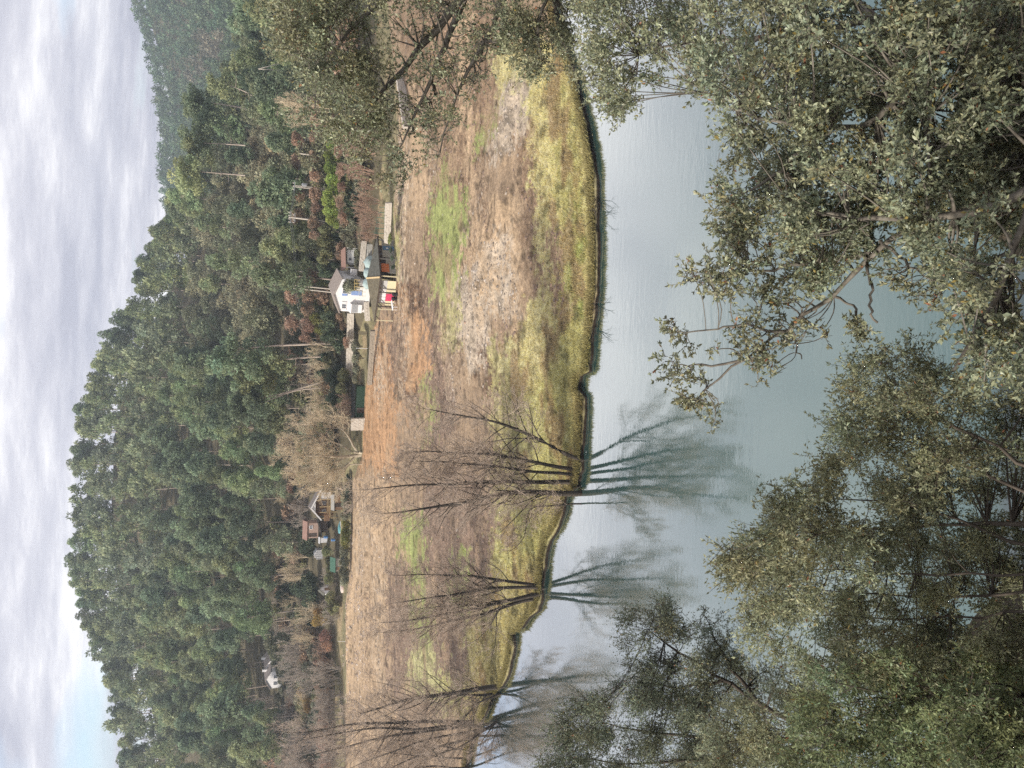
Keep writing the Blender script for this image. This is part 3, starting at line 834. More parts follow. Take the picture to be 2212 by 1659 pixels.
COLS = [(-100, 250, 'at the wood right end'), (250, 440, 'right of the power poles'), (440, 580, 'behind the power poles'), (580, 720, 'above the white gabled house'),
        (720, 880, 'right of the pale plane tree'), (880, 1060, 'above the pale plane tree'), (1060, 1200, 'above the timber chalet'), (1200, 1390, 'left of the timber chalet'),
        (1390, 1530, 'above the white hillside houses'), (1530, 1800, 'at the wood left end')]
def where(Y):
    for a, b_, s in COLS:
        if a <= Y < b_: return s
    return COLS[-1][2]
PINE_SPOTS.sort(key=lambda q: q[2] - .35 * q[4] * 10 * (1 if q[7] else 0))
n_ind = 0; wood = []
LOW = []
for i in range(4):
    g, C = pine_crown(400 + i, nl=28, per=22, L=1.2, W=.58, base=PBASE[i * 2], low=.42, rmax=3.8)
    LOW.append((g, tube_mesh('trunk', pine_trunk_lines(400 + i, C)[:1], 4)))
ridge_first = [q for q in PINE_SPOTS if q[7]][:95]
_rid = set(id(q) for q in ridge_first)
order = ridge_first + [q for q in PINE_SPOTS if id(q) not in _rid]
for j, (dy, x, y, z, h, X, Y, rid) in enumerate(order):
    s = h / 18.0
    if n_ind < 298 and -10 < Y < 1670:
        tier = 'on the skyline' if rid else ('at the hill foot' if dy < 45 else 'on the hillside')
        tone = ['mid green', 'bluish green', 'yellowish green', 'dark green', 'bushy green', 'fresh green', 'pale green', 'deep green'][j % 8]
        sx = rng.uniform(.88, 1.14); form = ('short' if h < 13 else 'tall' if h > 17.5 else 'middling') + (' slender' if sx < .97 else ' broad' if sx > 1.05 else '')
        plant(PINES, j, 'pine_tree', f'{form} {tone} pine {tier} {where(Y)}', 'pine tree', f'pines {tier} {where(Y)}', (x, y, z), (s * sx, s * sx * rng.uniform(.95, 1.05), s), rng.random() * 6.28, (rng.normal() * .025, rng.normal() * .025))
        n_ind += 1
    else:
        wood.append((x, y, z, s))
items = []; tl = []
for k, (x, y, z, s) in enumerate(wood):
    g, tm = LOW[k % 4]
    items.append((*g, (x, y, z), s, rng.random() * 6.28, np.full(3, rng.uniform(.7, 1.25)) * np.array([1, 1, rng.uniform(.9, 1.1)])))
    f = np.linspace(0, 1, 4)
    tl.append((np.stack([x + .3 * np.sin(f * 3 + k), y + 0 * f, z - 1 + (13 * s + 1) * f], 1), .22 * (1 - .6 * f)))
m_pine_wood = mat_leaf('pine_wood_needles', (1.26, 1.25, 1.2), rough=.6, spec=.2, trans=.36, under=1.0, var=False)
w = tag(thing('pine_wood', 'mass of further pines filling the upper hillside', 'pine wood'), kind='stuff')
o = obj('foliage', merged('foliage', items, None), m_pine_wood, w); o['kind'] = 'stuff'
o = obj('trunks', tube_mesh('trunks', tl, 4), m_ptrunk, w); o['kind'] = 'stuff'; o.name = 'stems'
OAK_SPOTS.sort(key=lambda q: q[2])
for j, (dy, x, y, z, h, X, Y, rid) in enumerate(OAK_SPOTS[:298]):
    tier = 'at the hill foot' if dy < 45 else 'among the hillside pines'
    tone = ['grey-green', 'dull green', 'pale olive', 'dark olive', 'sage green'][j % 5]
    plant(OAKS, j, 'oak_tree', f"{'small' if h < 8.5 else 'large' if h > 10.5 else 'mid-sized'} {tone} evergreen oak {tier} {where(Y)}", 'oak tree', f'evergreen oaks {tier} {where(Y)}', (x, y, z), h / 9.7, rng.random() * 6.28)

# ------------------------------------------------------------------ the far hill: one wood, trees a few pixels wide
rng = np.random.default_rng(91)
FARC = []
for i in range(5):
    r_ = np.random.default_rng(500 + i)
    C = np.concatenate([np.stack([r_.normal(size=9) * 2.3, r_.normal(size=9) * 2.3, 5 + 7 * r_.random(9)], 1), [[0, 0, 12.5]]])
    C[:, :2] *= (1.25 - .055 * C[:, 2:3])
    FARC.append(clump_leaves(r_, C, 1.6 + .6 * r_.random(10), 12, 1.9, 1.05, (.105, .148, .088), spread=.2))
items = []
for y in np.arange(420, 850, 9.5):
    for x in np.arange(60, 520, 9.0):
        xx = x + rng.uniform(-4, 4); yy = y + rng.uniform(-4, 4)
        z = float(far_land(np.array(xx), np.array(yy))); X, Y = project(np.array([xx, yy, z]))
        if not -60 < Y < 520: continue
        bare = (456 < X < 520 and 70 < Y < 130) or (430 < X < 480 and 135 < Y < 175)
        tint = np.array([1.75, 1.15, 1.45]) * rng.uniform(.8, 1.1) if bare and rng.random() < .85 else np.full(3, rng.uniform(.65, 1.2)) * np.array([rng.uniform(.85, 1.12), 1, 1])
        items.append((*FARC[rng.integers(5)], (xx, yy, z), rng.uniform(.75, 1.15), rng.random() * 6.28, tint))
fw = obj('far_wood', merged('far_wood', items, None), m_pine_wood)
tag(fw, 'dense far wood covering the hill beyond on the right', 'far wood', kind='stuff')

# ================================================================== BUILDINGS, WALLS, POLES
M_WHITE = mat_simple('white_render', (.80, .78, .77), (.70, .68, .67), scale=1.5, rough=.9, bmp=.1)
M_GREYW = mat_simple('grey_render', (.50, .49, .48), (.42, .41, .40), scale=1.5, rough=.9, bmp=.1)
M_CEMENT = mat_simple('old_cement', (.40, .385, .35), (.27, .255, .225), scale=1.3, rough=.95, bmp=.3)
M_STONE = mat_simple('pale_stone', (.56, .51, .44), (.34, .30, .25), scale=2.2, rough=.95, bmp=.5, dist=.04)
M_FIELDSTONE = mat_simple('field_stone', (.33, .28, .22), (.17, .145, .115), scale=2.0, rough=.95, bmp=.6, dist=.05)
M_TILE = mat_simple('brown_roof_tiles', (.36, .31, .28), (.25, .21, .185), scale=2.5, rough=.9, bmp=.5, dist=.03)
M_MOSS = mat_simple('mossy_roof', (.155, .130, .085), (.075, .065, .045), scale=1.8, rough=.95, bmp=.5, dist=.04)
M_MOSS2 = mat_simple('dark_mossy_roof', (.13, .125, .105), (.06, .06, .048), scale=1.8, rough=.95, bmp=.5, dist=.04)
M_REDT = mat_simple('red_tiles', (.30, .185, .145), (.20, .12, .095), scale=2.5, rough=.9, bmp=.4)
M_BLUE = mat_simple('blue_paint', (.26, .36, .62), (.20, .29, .52), scale=3, rough=.6, bmp=0)
M_DKBLUE = mat_simple('blue_door_paint', (.10, .20, .34), (.07, .14, .25), scale=3, rough=.6, bmp=0)
M_GLASS = mat_simple('window_glass', (.10, .12, .15), (.07, .08, .10), scale=1, rough=.12, bmp=0, spec=.6)
M_PALEGLASS = mat_simple('veranda_glass', (.36, .36, .36), (.28, .29, .30), scale=1, rough=.15, bmp=0, spec=.6)
M_CREAM = mat_simple('cream_paint', (.72, .64, .43), (.62, .54, .34), scale=3, rough=.7, bmp=.1)
M_YELLOW = mat_simple('yellow_paint', (.78, .60, .25), (.66, .48, .18), scale=4, rough=.6, bmp=0)
M_ORANGE = mat_simple('orange_board', (.56, .17, .055), (.42, .12, .04), scale=2, rough=.6, bmp=.1)
M_PINK = mat_simple('crimson_sheet', (.62, .05, .13), (.52, .04, .10), scale=2, rough=.5, bmp=0)
M_WOODD = mat_simple('dark_timber', (.085, .06, .045), (.045, .032, .025), scale=4, rough=.85, bmp=.2)
M_WOODM = mat_simple('brown_timber', (.27, .16, .09), (.17, .10, .06), scale=4, rough=.85, bmp=.2, stretch=(1, 1, .2))
M_WOODL = mat_simple('pale_timber', (.62, .47, .26), (.48, .35, .18), scale=4, rough=.8, bmp=.1, stretch=(1, 1, .2))
M_BLACK = mat_simple('black_plastic', (.02, .02, .02), (.012, .012, .012), scale=3, rough=.5, bmp=0)
M_CONC = mat_simple('pole_concrete', (.60, .54, .46), (.46, .41, .35), scale=2.5, rough=.9, bmp=.2)
M_STEEL = mat_simple('grey_steel', (.38, .39, .40), (.28, .29, .30), scale=4, rough=.45, bmp=0, metallic=.6)
M_PORC = mat_simple('porcelain', (.55, .50, .45), (.4, .35, .3), scale=4, rough=.3, bmp=0)
M_WIRE = mat_simple('wire', (.22, .22, .22), (.16, .16, .16), rough=.6, bmp=0)
M_GREENM = mat_simple('green_mesh', (.06, .16, .12), (.04, .11, .08), rough=.6, bmp=0)
M_GREENR = mat_simple('green_roof_sheet', (.06, .135, .09), (.04, .10, .065), scale=2, rough=.6, bmp=0)
M_DKGREEN = mat_simple('dark_green_sheet', (.025, .06, .035), (.015, .04, .022), scale=2, rough=.7, bmp=.2)
M_TURQ = mat_simple('turquoise_cover', (.14, .36, .38), (.10, .28, .30), scale=2, rough=.6, bmp=0)
M_BLUEPL = mat_simple('blue_plastic', (.10, .22, .42), (.07, .16, .34), scale=2, rough=.5, bmp=0)
M_CARAVAN = mat_simple('white_panel', (.80, .80, .78), (.70, .70, .66), scale=1.2, rough=.45, bmp=0)
M_TARP = mat_simple('pale_tarpaulin', (.42, .50, .48), (.26, .34, .33), scale=1.1, rough=.6, bmp=.6, dist=.15)
M_BRICK = mat_simple('pink_brick', (.42, .30, .24), (.32, .22, .17), scale=3, rough=.95, bmp=.4)
M_BOATP = mat_simple('faded_hull', (.55, .36, .30), (.62, .56, .48), scale=.8, rough=.5, bmp=0)
M_ASPH = mat_simple('asphalt', (.20, .20, .21), (.15, .15, .16), scale=3, rough=.95, bmp=.2)

def px(depth_y, z=4.0):
    """pixels of the measuring view per metre at that distance"""
    return F / (depth_y * math.cos(PITCH) + (CAM_H - z) * math.sin(PITCH))
def base(X, Y, y=None):
    return ground_at(X, Y) if y is None else at_y(X, Y, y)

def window(parent, x, z, w, h, y=-.03, fm=None, sh=None, bars=True):
    """frame with pane, bars and shutters on a wall facing local -y; x, z are the lower left corner"""
    f = MB()
    for c, d in (((x + w / 2, y - .02, z + .04), (w, .10, .08)), ((x + w / 2, y - .02, z + h - .04), (w, .10, .08)),
                 ((x + .04, y - .02, z + h / 2), (.08, .10, h - .16)), ((x + w - .04, y - .02, z + h / 2), (.08, .10, h - .16))): f.box(c, d)
    if bars: f.box((x + w / 2, y - .015, z + h / 2), (.06, .07, h - .16))
    w_ = f.build('window', fm or M_WHITE, parent)
    MB().box((x + w / 2, y + .01, z + h / 2), (w - .16, .04, h - .16)).build('pane', M_GLASS, w_)
    if sh:
        for s in (0, 1):
            xx = x - .02 - w * .22 if s == 0 else x + w + .02 + w * .22
            m = MB().box((xx, y - .04, z + h / 2), (w * .42, .05, h))
            for k in range(4): m.box((xx, y - .075, z + h * (.15 + .235 * k)), (w * .36, .03, .05))
            m.build('shutter', sh, w_)
    return w_

# ---- white gabled house
A = R(-22); Wd, Dp, He, Hr = 5.9, 6.2, 3.85, 5.0
p = at_y(778, 674, 141.0)
h = thing('gabled_house', 'white two-storey gabled house with pale blue shutters at the hill foot', 'house', p, A)
mb = MB().raw([(0, 0, -1.5), (Wd, 0, -1.5), (Wd, 0, He), (Wd / 2, 0, Hr), (0, 0, He)], [(0, 1, 2, 3, 4)])
mb.raw([(0, Dp, -1.5), (Wd, Dp, -1.5), (Wd, Dp, He), (Wd / 2, Dp, Hr), (0, Dp, He)], [(4, 3, 2, 1, 0)])
mb.raw([(0, 0, -1.5), (0, 0, He), (0, Dp, He), (0, Dp, -1.5)], [(0, 1, 2, 3)])
mb.raw([(Wd, 0, -1.5), (Wd, 0, He), (Wd, Dp, He), (Wd, Dp, -1.5)], [(3, 2, 1, 0)])
mb.build('wall', M_WHITE, h)
sl = (Hr - He) / (Wd / 2)
rf = MB().slab([(-.35, -.3, He - .35 * sl + .06), (Wd / 2, -.3, Hr + .06), (Wd / 2, Dp + .3, Hr + .06), (-.35, Dp + .3, He - .35 * sl + .06)], .12)
rf.slab([(Wd / 2, -.3, Hr + .06), (Wd + .35, -.3, He - .35 * sl + .06), (Wd + .35, Dp + .3, He - .35 * sl + .06), (Wd / 2, Dp + .3, Hr + .06)], .12)
ro = rf.build('roof', M_TILE, h)
rd = MB()
for k in range(22):
    yk = -.2 + k * (Dp + .4) / 21
    rd.bar((Wd / 2, yk, Hr + .10), (Wd + .33, yk, He - .33 * sl + .10), .12, .07); rd.bar((-.33, yk, He - .33 * sl + .10), (Wd / 2, yk, Hr + .10), .12, .07)
t_ = rd.build('tiles', M_TILE, ro); t_['kind'] = 'stuff'; t_.name = 'tile_rows'
MB().bar((Wd + .38, -.3, He - .30 * sl), (Wd + .38, Dp + .3, He - .30 * sl), .12, n=6).build('gutter', M_STEEL, h)
window(h, 3.35, 2.55, 1.0, .95, sh=M_BLUE); window(h, .55, 2.55, .85, .9, sh=M_WHITE)
d_ = MB().box((3.55, -.05, .95), (.9, .08, 1.9)).build('door', M_BLUE, h)
MB().box((3.9, -.10, .95), (.05, .06, .12)).build('handle', M_STEEL, d_)
window(h, 4.55, .85, .7, .8, sh=M_BLUE)
vd = MB().box((.75, -.35, .80), (1.5, .64, 1.9)).build('veranda', M_WHITE, h)
for k in range(3): MB().box((.27 + k * .48, -.69, 1.1), (.40, .04, 1.0)).build('pane', M_PALEGLASS, vd)
MB().slab([(-.1, -.8, 1.78), (1.6, -.8, 1.78), (1.6, -.02, 2.0), (-.1, -.02, 2.0)], .06).build('veranda_roof', M_WHITE, vd)

# ---- open shelter with mossy roof
N = ground_at(859, 604); zE = N[2] + 2.9
Nn = at_z(821, 599, zE); Rr_ = at_z(814.6, 511, zE); Ll = at_z(808, 695, zE)
Bb = Rr_ + Ll - Nn; Ap = (Rr_ + Ll) / 2; Ap = at_y(792, 601, Ap[1])
org = np.array([Nn[0], Nn[1], N[2]])
s_ = thing('garden_shelter', 'open timber shelter with low mossy brown roof beside the dirt track', 'shelter', org)
L_ = lambda q: tuple(np.asarray(q) - org)
r1_ = MB().slab([L_(Nn), L_(Rr_), L_(Ap)], .14).build('roof', M_MOSS2, s_); r1_['label'] = 'dark grey mossy right roof slope'
r2_ = MB().slab([L_(Ll), L_(Nn), L_(Ap)], .14).build('roof', M_MOSS, s_); r2_['label'] = 'brown mossy front left roof slope'
MB().slab([L_(Rr_), L_(Bb), L_(Ap)], .14).slab([L_(Bb), L_(Ll), L_(Ap)], .14).build('roof', M_MOSS, s_)
MB().bar(np.array(L_(Nn)) + [0, 0, .05], np.array(L_(Ap)) + [0, 0, .05], .26, .10).build('hip_ridge', M_WOODL, r1_)
for a_, b_ in ((Ll, Nn), (Nn, Rr_)):
    MB().bar(np.array(L_(a_)) + [0, 0, -.12], np.array(L_(b_)) + [0, 0, -.12], .10, .18).build('fascia', M_WOODD, s_)
def on_face(a, b, s, inset):
    q = a + (b - a) * s; inw = unit(Bb - Nn); inw[2] = 0
    return q + inw * inset
g0 = N[2]
def post(a, b, s, inset, m, w=.17):
    q = on_face(a, b, s, inset); zb = float(land(q[0], q[1])) - .3
    MB().bar(L_((q[0], q[1], zb)), L_((q[0], q[1], zE - .1)), w).build('post', m, s_)
    return q
for s, m in ((.04, M_CREAM), (.46, M_CEMENT), (.93, M_CEMENT)): 
    q = post(Nn, Rr_, s, .35, m)
    u = unit(Rr_ - Nn)
    MB().bar(L_((q[0], q[1], zE - 1.0)), L_(np.array([q[0], q[1], zE - .15]) + u * .8), .10).build('brace', M_WOODD, s_)
for s, m in ((.32, M_WOODD), (.64, M_WOODD), (.70, M_CREAM), (.96, M_CREAM)):
    q = post(Nn, Ll, s, .35, m)
    u = unit(Nn - Ll)
    MB().bar(L_((q[0], q[1], zE - 1.1)), L_(np.array([q[0], q[1], zE - .15]) + u * .9), .10).build('brace', M_WOODD, s_)
def panel(name, a, b, s0, s1, z0, z1, inset, m, th=.10, parent=None):
    p0 = on_face(a, b, s0, inset); p1 = on_face(a, b, s1, inset); c = (p0 + p1) / 2
    rz = math.atan2(p1[1] - p0[1], p1[0] - p0[0])
    return MB().box(L_((c[0], c[1], g0 + (z0 + z1) / 2)), (math.hypot(*(p1 - p0)[:2]), th, z1 - z0), rz).build(name, m, parent or s_)
w1 = panel('wall', Nn, Rr_, .52, .93, -.4, 2.0, 1.1, M_CEMENT); w1['label'] = 'grey cement wall with blue door'
dr = panel('door', Nn, Rr_, .70, .80, -.1, 1.9, 1.02, M_DKBLUE); panel('notice', Nn, Rr_, .735, .765, 1.0, 1.35, .95, M_WHITE, .02, dr)
panel('wall', Nn, Rr_, .14, .50, -.4, 1.5, 1.3, M_CEMENT)
panel('wall_panel', Nn, Rr_, .16, .36, 1.05, 2.35, 1.16, M_ORANGE)['label'] = 'orange board panel'
panel('wall', Nn, Ll, .05, .30, -.4, 1.35, 1.0, M_CREAM)['label'] = 'cream low wall'
panel('wall_panel', Nn, Ll, .05, .20, 1.36, 2.6, 1.05, M_GREYW)
for k in range(5):
    panel('window', Nn, Ll, .21 + .07 * k, .27 + .07 * k, 1.40, 2.5, 1.05, M_WHITE)
panel('wall_panel', Nn, Ll, .34, .50, .1, 1.35, .95, M_PINK)['label'] = 'crimson sheet on the front wall'
panel('wall', Nn, Ll, .50, .64, -.4, 1.35, 1.0, M_CREAM)
panel('back_wall', Nn, Rr_, .05, .9, -.4, 2.4, 5.2, M_WOODD)
dk = MB()
for a, b, s in ((Nn, Rr_, .3), (Nn, Rr_, .6), (Nn, Ll, .3), (Nn, Ll, .6)):
    q0 = on_face(a, b, s, .2); q1 = on_face(a, b, s, 5.0); dk.bar(L_((q0[0], q0[1], zE - .2)), L_((q1[0], q1[1], zE - .2)), .12)
dk.build('roof_beams', M_WOODD, s_).name = 'beam'
for k, s in enumerate((.36, .46)):
    q = on_face(Nn, Ll, s, -.9); zb = float(land(q[0], q[1]))
    b1 = MB().lathe([(.28, 0), (.31, .1), (.31, .75), (.28, .85)], 14).build('barrel', M_BLACK); b1.location = (q[0], q[1], zb)
    tag(b1, ['right of two black barrels before the crimson sheet of the shelter', 'left of two black barrels before the crimson sheet of the shelter'][k], 'barrel', 'black barrels at the shelter')
q = on_face(Nn, Ll, .60, -.9); tb = thing('garden_table', 'white garden table in front of the shelter', 'table', (q[0], q[1], float(land(q[0], q[1]))), R(40))
MB().box((0, 0, .72), (1.9, .8, .06)).build('tabletop', M_WHITE, tb)
for i in (-1, 1):
    for j in (-1, 1): MB().box((i * .8, j * .32, .33), (.07, .07, .70)).build('leg', M_WHITE, tb)

# ---- little things between the shelter and the house
p = at_y(768, 541, 142)
cv = thing('caravan', 'small white caravan with a dark square window under a rusty red roof', 'caravan', (p[0] - 1.3, p[1], p[2]), R(6))
prof = [(-2.0, .35), (2.0, .35), (2.05, 1.2), (1.8, 2.1), (1.5, 2.3), (-1.6, 2.3), (-1.95, 2.0), (-2.08, 1.1)]
bd = MB(); n = len(prof)
bd.raw([(x, -1, z) for x, z in prof] + [(x, 1, z) for x, z in prof], [tuple(range(n)), tuple(range(n, 2 * n))[::-1]] + [(i, n + i, n + (i + 1) % n, (i + 1) % n) for i in range(n)])
cb = bd.build('body', M_CARAVAN, cv)
wn_ = MB().box((-.95, -1.03, 1.5), (.75, .05, .6)).build('window', M_GLASS, cv); MB().box((.9, -1.03, 1.1), (.6, .04, 1.35)).build('door', M_CARAVAN, cv)
for i in (-.35, .35): MB().lathe([(.3, -.09), (.3, .09)], 12).build('wheel', M_BLACK, cv).matrix_local = Matrix.Translation((i, -.95, .3)) @ Matrix.Rotation(R(90), 4, 'X')
cv.scale = (.62, .8, .72)
p2 = np.array(p) + [-1.3, 0, 0]
cp = thing('lean_to_roof', 'rusty red sheet roof on thin white posts over the caravan', 'roof', p2, R(6))
MB().slab([(-2.4, -1.3, 1.95), (1.5, -1.3, 2.05), (1.5, 1.3, 2.45), (-2.4, 1.3, 2.35)], .08).build('roof_sheet', M_REDT, cp)
for x, y_ in ((-2.2, -1.15), (1.35, -1.15), (-2.2, 1.15), (1.35, 1.15)): MB().box((x, y_, .9), (.09, .09, 2.1)).build('post', M_WHITE, cp)
p = at_y(771, 586.5, 139.5)
fr = thing('white_cabinet', 'white metal cabinet standing open beside the gabled house', 'cabinet', p, R(-15))
MB().box((0, 0, .55), (.8, .65, 1.1)).build('body', M_WHITE, fr); MB().box((-.55, -.5, .55), (.06, .7, 1.05), R(20)).build('door', M_WHITE, fr); MB().box((0, -.34, .98), (.7, .05, .12)).build('handle', M_STEEL, fr)

def block_wall(name, label, cat, a, b, hgt, th, nb, nr, m, seed, cap=None):
    """a wall of separate blocks from a to b (ground points)"""
    a = np.array(a); b = np.array(b); Lw = np.linalg.norm((b - a)[:2]); rz = math.atan2(b[1] - a[1], b[0] - a[0])
    w = thing(name, label, cat, a, rz); rr = np.random.default_rng(seed)
    dz = (b[2] - a[2]); bw = Lw / nb; bh = hgt / nr
    MB().slab([(0, -.015, hgt * .93), (0, th - .05, hgt * .93), (Lw, th - .05, hgt * .93 + dz), (Lw, -.015, hgt * .93 + dz)][::-1], hgt + .35).build('core', m, w)
    base_me = []
    for k in range(4):
        mb = MB(); j = rr.normal(size=(8, 3)) * np.array([bw * .03, .025, bh * .03])
        mb.box((0, 0, 0), (bw * .985, th, bh * .97)); mb.v = [tuple(np.array(v) + j[i]) for i, v in enumerate(mb.v)]
        me = new_mesh('block', mb.v, faces=mb.f); me.materials.append(m); base_me.append(me)
    for r in range(nr):
        off = .5 * (r % 2)
        for k in range(nb):
            if off and k == nb - 1: continue
            x = (k + .5 + off) * bw
            o = bpy.data.objects.new('stone_block', base_me[rr.integers(4)]); COL.objects.link(o); o.parent = w
            o.location = (x, th / 2 - .04 + rr.normal() * .02, (r + .5) * bh + dz * x / Lw)
    if cap:
        MB().slab([(-.1, -.08, hgt + .08), (Lw + .1, -.08, hgt + .08 + dz), (Lw + .1, th + .06, hgt + .08 + dz), (-.1, th + .06, hgt + .08)], .08).build('coping', cap, w)
    return w
def gy(X, Y, y): return at_y(X, Y, y)
block_wall('stone_wall', 'low pale stone wall along the grass right of the shelter', 'wall', gy(838, 526, 123.5), gy(841, 440, 118.5), .62, .4, 12, 2, M_STONE, 1)
block_wall('terrace_wall', 'long pale terrace wall of blocks below the caravan', 'wall', gy(781, 586, 134.5), gy(788, 521, 133), .5, .4, 10, 2, M_STONE, 2)
block_wall('terrace_wall', 'cement terrace wall directly behind the shelter roof', 'wall', gy(795, 600, 130), gy(800, 528, 128.5), .45, .4, 10, 2, M_CEMENT, 3)
block_wall('terrace_wall', 'cream block wall below the veranda of the gabled house', 'wall', gy(795, 694, 134), gy(792, 653, 132.5), .5, .4, 6, 2, M_STONE, 4)
block_wall('garden_wall', 'pale stone wall running left from the gabled house', 'wall', gy(757, 812, 155), gy(760, 678, 148), .9, .45, 16, 2, M_STONE, 5)
block_wall('field_stone_wall', 'brown dry stone retaining wall above the orange soil', 'wall', gy(799, 832, 143.5), gy(806, 716, 135.5), .45, .5, 20, 2, M_FIELDSTONE, 6)
block_wall('concrete_wall', 'pale concrete block wall beside the plane tree', 'wall', gy(784, 930, 150.5), gy(785, 905, 149.5), 2.3, .5, 4, 5, M_STONE, 7)
block_wall('ramp_wall', 'pale concrete ramp wall half hidden by the right tree', 'wall', gy(884, 275, 113.5), gy(868, 166, 122), .9, .5, 8, 2, M_STONE, 8)
p = gy(787, 904, 150.5)
hb = thing('garden_hut', 'low dark green hut between the orange soil and the russet shrubs', 'hut', p, R(-8))
MB().box((3.2, 1.2, .8), (6.2, 2.4, 2.4)).build('wall', M_DKGREEN, hb); MB().slab([(-.1, -.2, 2.02), (6.5, -.2, 2.02), (6.5, 2.6, 2.3), (-.1, 2.6, 2.3)], .08).build('roof', M_BLACK, hb); MB().box((1.6, -.03, .7), (1.0, .06, 1.7)).build('door', M_WOODD, hb)
# railing of the terrace
a = gy(778, 605, 136); 
rl = thing('yellow_railing', 'yellow tubular railing on the terrace below the gabled house', 'railing', a, R(188))
for k in range(4): MB().box((k * .62 * 1.0, 0, .5), (.07, .07, 1.0)).build('post', M_YELLOW, rl)
for z in (.55, 1.0): MB().box((.93, 0, z), (1.93, .05, .06)).build('rail', M_YELLOW, rl)
a = gy(791, 622, 131)
rl = thing('cream_railing', 'cream tubular stair railing between the olive tree and the shelter roof', 'railing', a, R(180))
for k in range(3): MB().box((k * .7, 0, .6), (.06, .06, 1.2)).build('post', M_CREAM, rl)
for z in (.6, 1.2): MB().box((.7, 0, z), (1.46, .05, .05)).build('rail', M_CREAM, rl)
# sheeted heap behind the shelter
for k, (X, Y, lab) in enumerate(((797, 612, 'grey-green tarpaulin heap behind the shelter, leftmost of three'), (798, 590, 'grey-green tarpaulin heap behind the shelter, middle of three'), (799, 568, 'grey-green tarpaulin heap behind the shelter, rightmost of three'))):
    c = gy(X, Y, 128.3); rr = np.random.default_rng(k)
    V = []; n = 10
    for i in range(6):
        for j in range(n):
            a_ = 2 * math.pi * j / n; f = i / 5
            rad = (1.15 + .15 * rr.normal()) * math.cos(f * 1.4)
            V.append((rad * math.cos(a_), .7 * rad * math.sin(a_), -.4 + 1.35 * math.sin(f * 1.5) + .08 * rr.normal()))
    Fc = [(i * n + j, i * n + (j + 1) % n, (i + 1) * n + (j + 1) % n, (i + 1) * n + j) for i in range(5) for j in range(n)] + [tuple(range(5 * n, 6 * n))]
    o = obj('tarpaulin', new_mesh('tarpaulin', V, faces=Fc, smooth=True), M_TARP, loc=c); tag(o, lab, 'tarpaulin', 'tarpaulin heaps behind the shelter')
# green mesh fence above the stone wall
a = gy(832, 505, 124); b = gy(831, 448, 120)
fn = thing('mesh_fence', 'green wire fence on the stone wall right of the shelter', 'fence', a, math.atan2(b[1] - a[1], b[0] - a[0]))
Lf = float(np.linalg.norm((b - a)[:2]))
for k in range(6): MB().box((Lf * k / 5, 0, .9), (.06, .06, 1.8)).build('post', M_GREENM, fn)
for k in range(7): MB().bar((0, 0, .2 + .26 * k), (Lf, 0, .2 + .26 * k), .018).build('wire', M_GREENM, fn)

# ---- power poles and wires
def pole(X0, Y0, X1, Y1, y, label, w0=.34, w1=.20, lattice=False):
    a = at_y(X1, Y1, y); b = at_y(X0, Y0, y); hgt = b[2] - a[2]
    t = thing('power_pole', label, 'power pole', a, 0, 'power poles at the hill foot')
    dx = b[0] - a[0]
    if lattice:
        for s in (-1, 1): MB().bar((s * .18, 0, -1), (dx + s * .11, 0, hgt), .13).build('pole', M_CONC, t)
        for k in range(9): MB().box((dx * k / 9, 0, .3 + k * hgt / 9), (.34 - .015 * k, .10, .12)).build('step', M_CONC, t)
    else:
        MB().bar((0, 0, -1), (dx, 0, hgt), w0 * .85, n=8).build('pole', M_CONC, t)
    return t, np.array(b), dx, hgt
yP = 158
t, topA, dx, hA = pole(624, 469, 697, 478, 150, 'tall concrete pole with a crossarm of insulators above the hedge')
for k in range(2):
    ca = MB().box((dx, 0, hA - .35 - .75 * k), (2.2 - .5 * k, .14, .14)).build('crossarm', M_STEEL, t)
    for i in range(4): MB().lathe([(.06, 0), (.12, .08), (.07, .16), (.13, .24), (.05, .34)], 8, (dx - .9 + .6 * i * (1 - .22 * k), 0, hA - .28 - .75 * k)).build('insulator', M_PORC, ca)
t, topB, dx, hB = pole(634, 402, 697, 409, 150, 'concrete ladder pole with a transformer box above the hedge', lattice=True)
ca = MB().box((dx, 0, hB - .2), (1.6, .14, .14)).build('crossarm', M_STEEL, t)
for i in range(3): MB().lathe([(.06, 0), (.12, .08), (.07, .16), (.05, .3)], 8, (dx - .6 + .6 * i, 0, hB - .12)).build('insulator', M_PORC, ca)
MB().lathe([(.05, 0), (.36, .05), (.36, .75), (.1, .95)], 12, (dx * .8 + .45, -.1, hB - 2.4)).build('transformer', M_STEEL, t)
t, topC, dx, hC = pole(645, 331, 707, 340, 152, 'plain single concrete pole rising from the bright hedge')
t, topD, dx, hD = pole(674, 170, 712, 176, 150, 'plain concrete pole beside the big right tree')
a = at_y(712, 632, 152); b = at_y(633, 614.5, 152)
t = thing('power_pole', 'double concrete pole with a crossbar behind the gabled house', 'power pole', a, 0, 'power poles at the hill foot')
hE = b[2] - a[2]; dx = b[0] - a[0] - .3
for s in (0, .62): MB().bar((s, 0, -2), (dx * .55 + s * .9, 0, hE), .24, n=8).build('pole', M_CONC, t)
MB().box((dx * .55 + .3, 0, hE + .05), (1.2, .14, .14)).build('crossarm', M_STEEL, t); topE = np.array(a) + [dx * .55, 0, hE]
t, topG, dx, hG = pole(638, 586, 690, 589, 153, 'thin concrete pole right of the double pole', .22)
t, topH, dx, hH = pole(558, 149, 614, 152, 175, 'leaning pale pole pair right of the wood', .2)
MB().bar((2.2, 0, -1), (dx, 0, hH), .18, n=8).build('pole', M_CONC, t)
